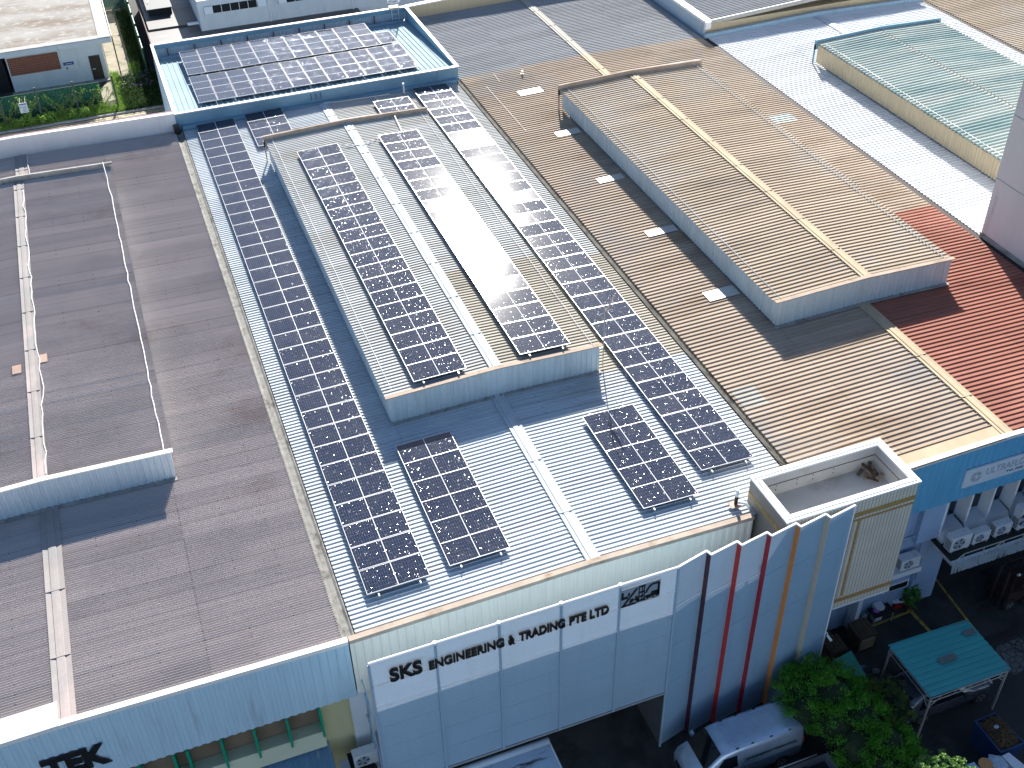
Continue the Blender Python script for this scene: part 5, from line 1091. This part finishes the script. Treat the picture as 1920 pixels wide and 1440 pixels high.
obj('plinth', MB().box(-11.1, -3.0, 73.6, 74.15, 0, .07), 'concrete', hs)
ps = obj('name_plate', MB().box(-6.55, -5.72, 74.11, 74.155, 1.68, 1.93), 'sign_blue', hs)
obj('plate_marking', MB().box(-6.4, -5.85, 74.10, 74.109, 1.78, 1.82), 'frame_white', ps)
obj('meter', MB().box(-6.4, -6.28, 74.11, 74.155, 1.35, 1.5), 'door_brown', hs)
obj('downpipe', MB().tube((-2.2, 73.8, 3.6), (-2.2, 73.8, 0), .05).tube((-2.22, 73.8, 3.68), (-2.22, 90, 3.68), .05), 'black', hs)

# fence with posts
FY = 67.35
for i, x in enumerate((-14.3, -11.7, -8.95, -6.1, -3.05)):
    lab = ['fence post at the far left edge with leafy base', 'leaning grey green fence post left of the white notice', 'grey green fence post right of the white notice', 'fence post in front of the guard house wall centre', 'dark green fence post at the corner by the path'][i]
    solo('fence_post', MB().beam((x, FY, 0), (x+.04, FY-.02, 2.9), .13, .13), 'post_green', lab, 'fence post', (x, FY, 0), 'green fence posts beside the back lane')
gf = thing('mesh_fence', 'dark green mesh fence in front of the white guard house', 'fence', (-8, 68.6, 0))
obj('mesh_panel', MB().box(-16, -4.1, 68.9, 68.93, .05, 1.9), 'mesh_green', gf)
mb = MB()
for i in range(62): mb.box(-16+i*.19, -15.97+i*.19, 68.86, 68.89, .05, 1.9)
for z in (.6, 1.25, 1.88): mb.box(-16, -4.1, 68.85, 68.88, z, z+.04)
obj('fence_wire', mb, 'green_fence', gf)
gf = thing('mesh_fence', 'tall green mesh fence running away between path and blue annex', 'fence', (.1, 80, 0))
obj('mesh_panel', MB().box(-.02, .0, 73, 95, .05, 2.3), 'mesh_green', gf)
mb = MB(); mb.tube((0, 73, 2.35), (0, 95, 2.35), .06); mb.tube((0, 73, 1.2), (0, 95, 1.2), .03)
obj('top_tube', mb, mat('bright green tube', (.05, .22, .15), .5), gf)  # brighter green than the posts
for i in range(8): obj('post', MB().tube((0, 73+i*3, 0), (0, 73+i*3, 2.6), .07), 'green_fence', gf)
gf = thing('mesh_fence', 'green cross fence at the far end of the mossy path', 'fence', (-1, 91, 0))
obj('mesh_panel', MB().box(-2.2, -.1, 91, 91.03, .05, 2.2), 'mesh_green', gf); obj('top_tube', MB().tube((-2.2, 91, 2.2), (-.1, 91, 2.2), .05), 'green_fence', gf)
nt = thing('notice_board', 'small white notice with tiny print hung on the green mesh fence', 'sign', (-10.1, 67.3, 0))
obj('board', MB().box(-10.40, -9.78, 67.40, 67.43, .95, 1.78), 'frame_white', nt)
mb = MB(); mb.box(-10.35, -9.83, 67.385, 67.399, 1.62, 1.72)
for k in range(5): mb.box(-10.18, -9.86, 67.385, 67.399, 1.05+k*.1, 1.08+k*.1)
obj('print', mb, mat('blue print', (.12, .22, .40), .6), nt); obj('red_mark', MB().box(-10.33, -10.25, 67.385, 67.399, 1.40, 1.48), 'plastic_red', nt)
obj('hanger', MB().box(-10.3, -10.27, 67.44, 68.85, 1.74, 1.77).box(-9.9, -9.87, 67.44, 68.85, 1.74, 1.77), 'steel', nt)

# grass, weeds and creepers
def blades(mb, rr, x0, x1, y0, y1, n, h, w_=.02, z=0.03):
    for _ in range(n):
        x, y = rr.uniform(x0, x1), rr.uniform(y0, y1); a = rr.random()*6.28; hh = h*rr.uniform(.4, 1.2); d = Vector((math.cos(a)*hh*.5, math.sin(a)*hh*.5, hh)); s = Vector((-math.sin(a), math.cos(a), 0))*w_; p = Vector((x, y, z)); mb.add([p-s, p+s, p+d], [(0, 1, 2)])
mb = MB(); blades(mb, rr, -16, -2.6, 66.7, 67.9, 9000, .32, .03); blades(mb, rr, -9, -4, 67.3, 68.4, 2500, .35, .03); blades(mb, rr, -3.1, -2.4, 66.7, 75, 1500, .35, .03); blades(mb, rr, -1.3, -.6, 72, 76, 900, .5, .04)
o = obj('grass', mb, 'leaf_grass'); o['kind'] = 'stuff'
mb = MB(); blades(mb, rr, -2.5, .8, 66.6, 73.5, 9000, .45, .04); blades(mb, rr, -1.2, .2, 73, 90, 3000, .4, .04)
for k in range(120): leafcloud(mb, rr, (rr.uniform(-2.4, .6), rr.uniform(66.9, 73), .3), .3, 30, .12, .05)
o = obj('weeds', mb, 'leaf_grass2'); o['kind'] = 'stuff'
mb = MB()
for k in range(90): x, y = rr.uniform(-2.3, .3), rr.uniform(70, 73.5); leafcloud(mb, rr, (x, y, .55), .07, 4, .06, .03)
o = obj('wild_flowers', mb, 'flower'); o['kind'] = 'stuff'
for i, (x, lab) in enumerate(((-13.2, 'light green shrub at the far left fence post base'), (-10.4, 'bright green shrub below the white notice'), (-8.6, 'small green shrub at foot of the second fence post'), (-5.9, 'low green shrub at foot of the third fence post'))):
    o = thing('shrub', lab, 'shrub', (x, 67.0, 0), 'shrubs along the fence foot'); mb = MB()
    for k in range(14): leafcloud(mb, rr, (x+rr.gauss(0, .35), 67+rr.gauss(0, .22), .35+rr.uniform(-.15, .25)), .22, 34, .16, .06)
    obj('leaves', mb, 'leaf_grass', o); obj('stem', MB().tube((x, 67, 0), (x, 67, .4), .03), 'bark', o)
for i, (x, lab) in enumerate(((-8.5, 'leggy creeper crossing the green mesh beside second fence post'), (-5.2, 'leggy creeper crossing the green mesh beside third fence post'), (-11.6, 'thin creeper on the green mesh around the white notice'))):
    o = thing('creeper', lab, 'creeper', (x, 68, 0), 'creepers on the green fence'); st = MB(); lf = MB()
    for k in range(13):
        p = Vector((x+rr.uniform(-.3, 1.8), 67.7, .2)); d = Vector((rr.choice((-1, 1))*rr.uniform(.1, .3), .05, .22))
        for s in range(6):
            q = p+d+Vector((rr.uniform(-.1, .1), rr.uniform(0, .12), rr.uniform(-.05, .08))); st.tube(p, q, .018, 4)
            if rr.random() < .7: leafcloud(lf, rr, q, .12, 7, .13, .05)
            p = q
            if p.z > 1.9: break
    obj('stems', st, mat('green brown stem', (.16, .20, .08), .8), o); obj('leaves', lf, 'leaf_grass', o)

# ------------------------------------------------------------------ low slab roofs and white building at the top
sbd = thing('store_building', 'low store with dark tarred flat roof between annex and white building', 'building', (5, 77, 0))
obj('wall', MB().box(1.0, 19, 62, 90, 0, 2.75), 'dark_roof', sbd)
obj('roof_slab', MB().box(.8, 19, 61, 75.4, 2.76, 2.98), 'dark_roof', sbd); obj('roof_slab', MB().box(.95, 19, 75.5, 92, 2.76, 3.12), 'dark_roof', sbd)
obj('roof_edge', MB().box(.72, .8, 61, 92, 2.5, 3.05), mat('brown roof edge', (.14, .09, .075), .8), sbd)
sh = thing('roof_shed', 'grey blue sheet metal shed on the dark flat roof', 'shed', (2.3, 82, 3.1))
obj('shed_roof', MB().prism([(1.25, 78.6, 3.7), (3.45, 78.6, 3.7), (3.45, 92, 4.3), (1.25, 92, 4.3)], (0, 0, .06)), mat('grey blue sheet', (.055, .07, .08), .6, 0, .1, 1), sh)  # sheet colour darkened to stand in for shade on the shed
obj('shed_wall', MB().box(1.35, 3.38, 78.75, 91.5, 3.12, 3.68), 'dark', sh)
obj('roof_strut', MB().beam((1.5, 80, 3.86), (3.2, 88, 4.22), .07, .05), 'steel', sh)
wh = thing('office_building', 'white rendered building with top hung dark windows at the top edge', 'building', (14, 82, 0), 'buildings behind the factory row')
obj('wall', MB().box(5.2, 26, 73.7, 92, 2.0, 5.55), 'white_wall', wh)
obj('eave_roof', MB().box(5.0, 26.2, 74.6, 92, 5.56, 5.7), mat('slate blue eave', (.15, .22, .30), .7), wh)
obj('downpipe', MB().tube((11.25, 73.6, 5.5), (11.2, 73.6, 2.6), .07), 'frame_white', wh); obj('downpipe', MB().tube((18.6, 73.6, 5.5), (18.6, 73.6, 2.6), .07), 'frame_white', wh)
for wx, n in ((5.65, 7), (12.0, 6)):
    wd = obj('window', MB().box(wx, wx+n*.76, 73.66, 73.70, 4.38, 5.02), 'dark', wh)
    for k in range(n+1): obj('mullion', MB().box(wx+k*.76-.02, wx+k*.76+.02, 73.62, 73.659, 4.38, 5.02), 'frame_white', wd)
    for k in (0, n-1): obj('open_sash', MB().prism([(wx+k*.76+.03, 73.62, 5.0), (wx+k*.76+.73, 73.62, 5.0), (wx+k*.76+.73, 73.28, 4.5), (wx+k*.76+.03, 73.28, 4.5)], (0, -.02, .02)), 'frame_white', wd)
obj('wall_bracket', MB().box(18.8, 19.8, 73.55, 73.69, 4.05, 4.12), 'black', wh)
obj('side_ledge', MB().box(4.2, 5.19, 74.6, 75.0, 3.3, 3.42), 'frame_white', wh)
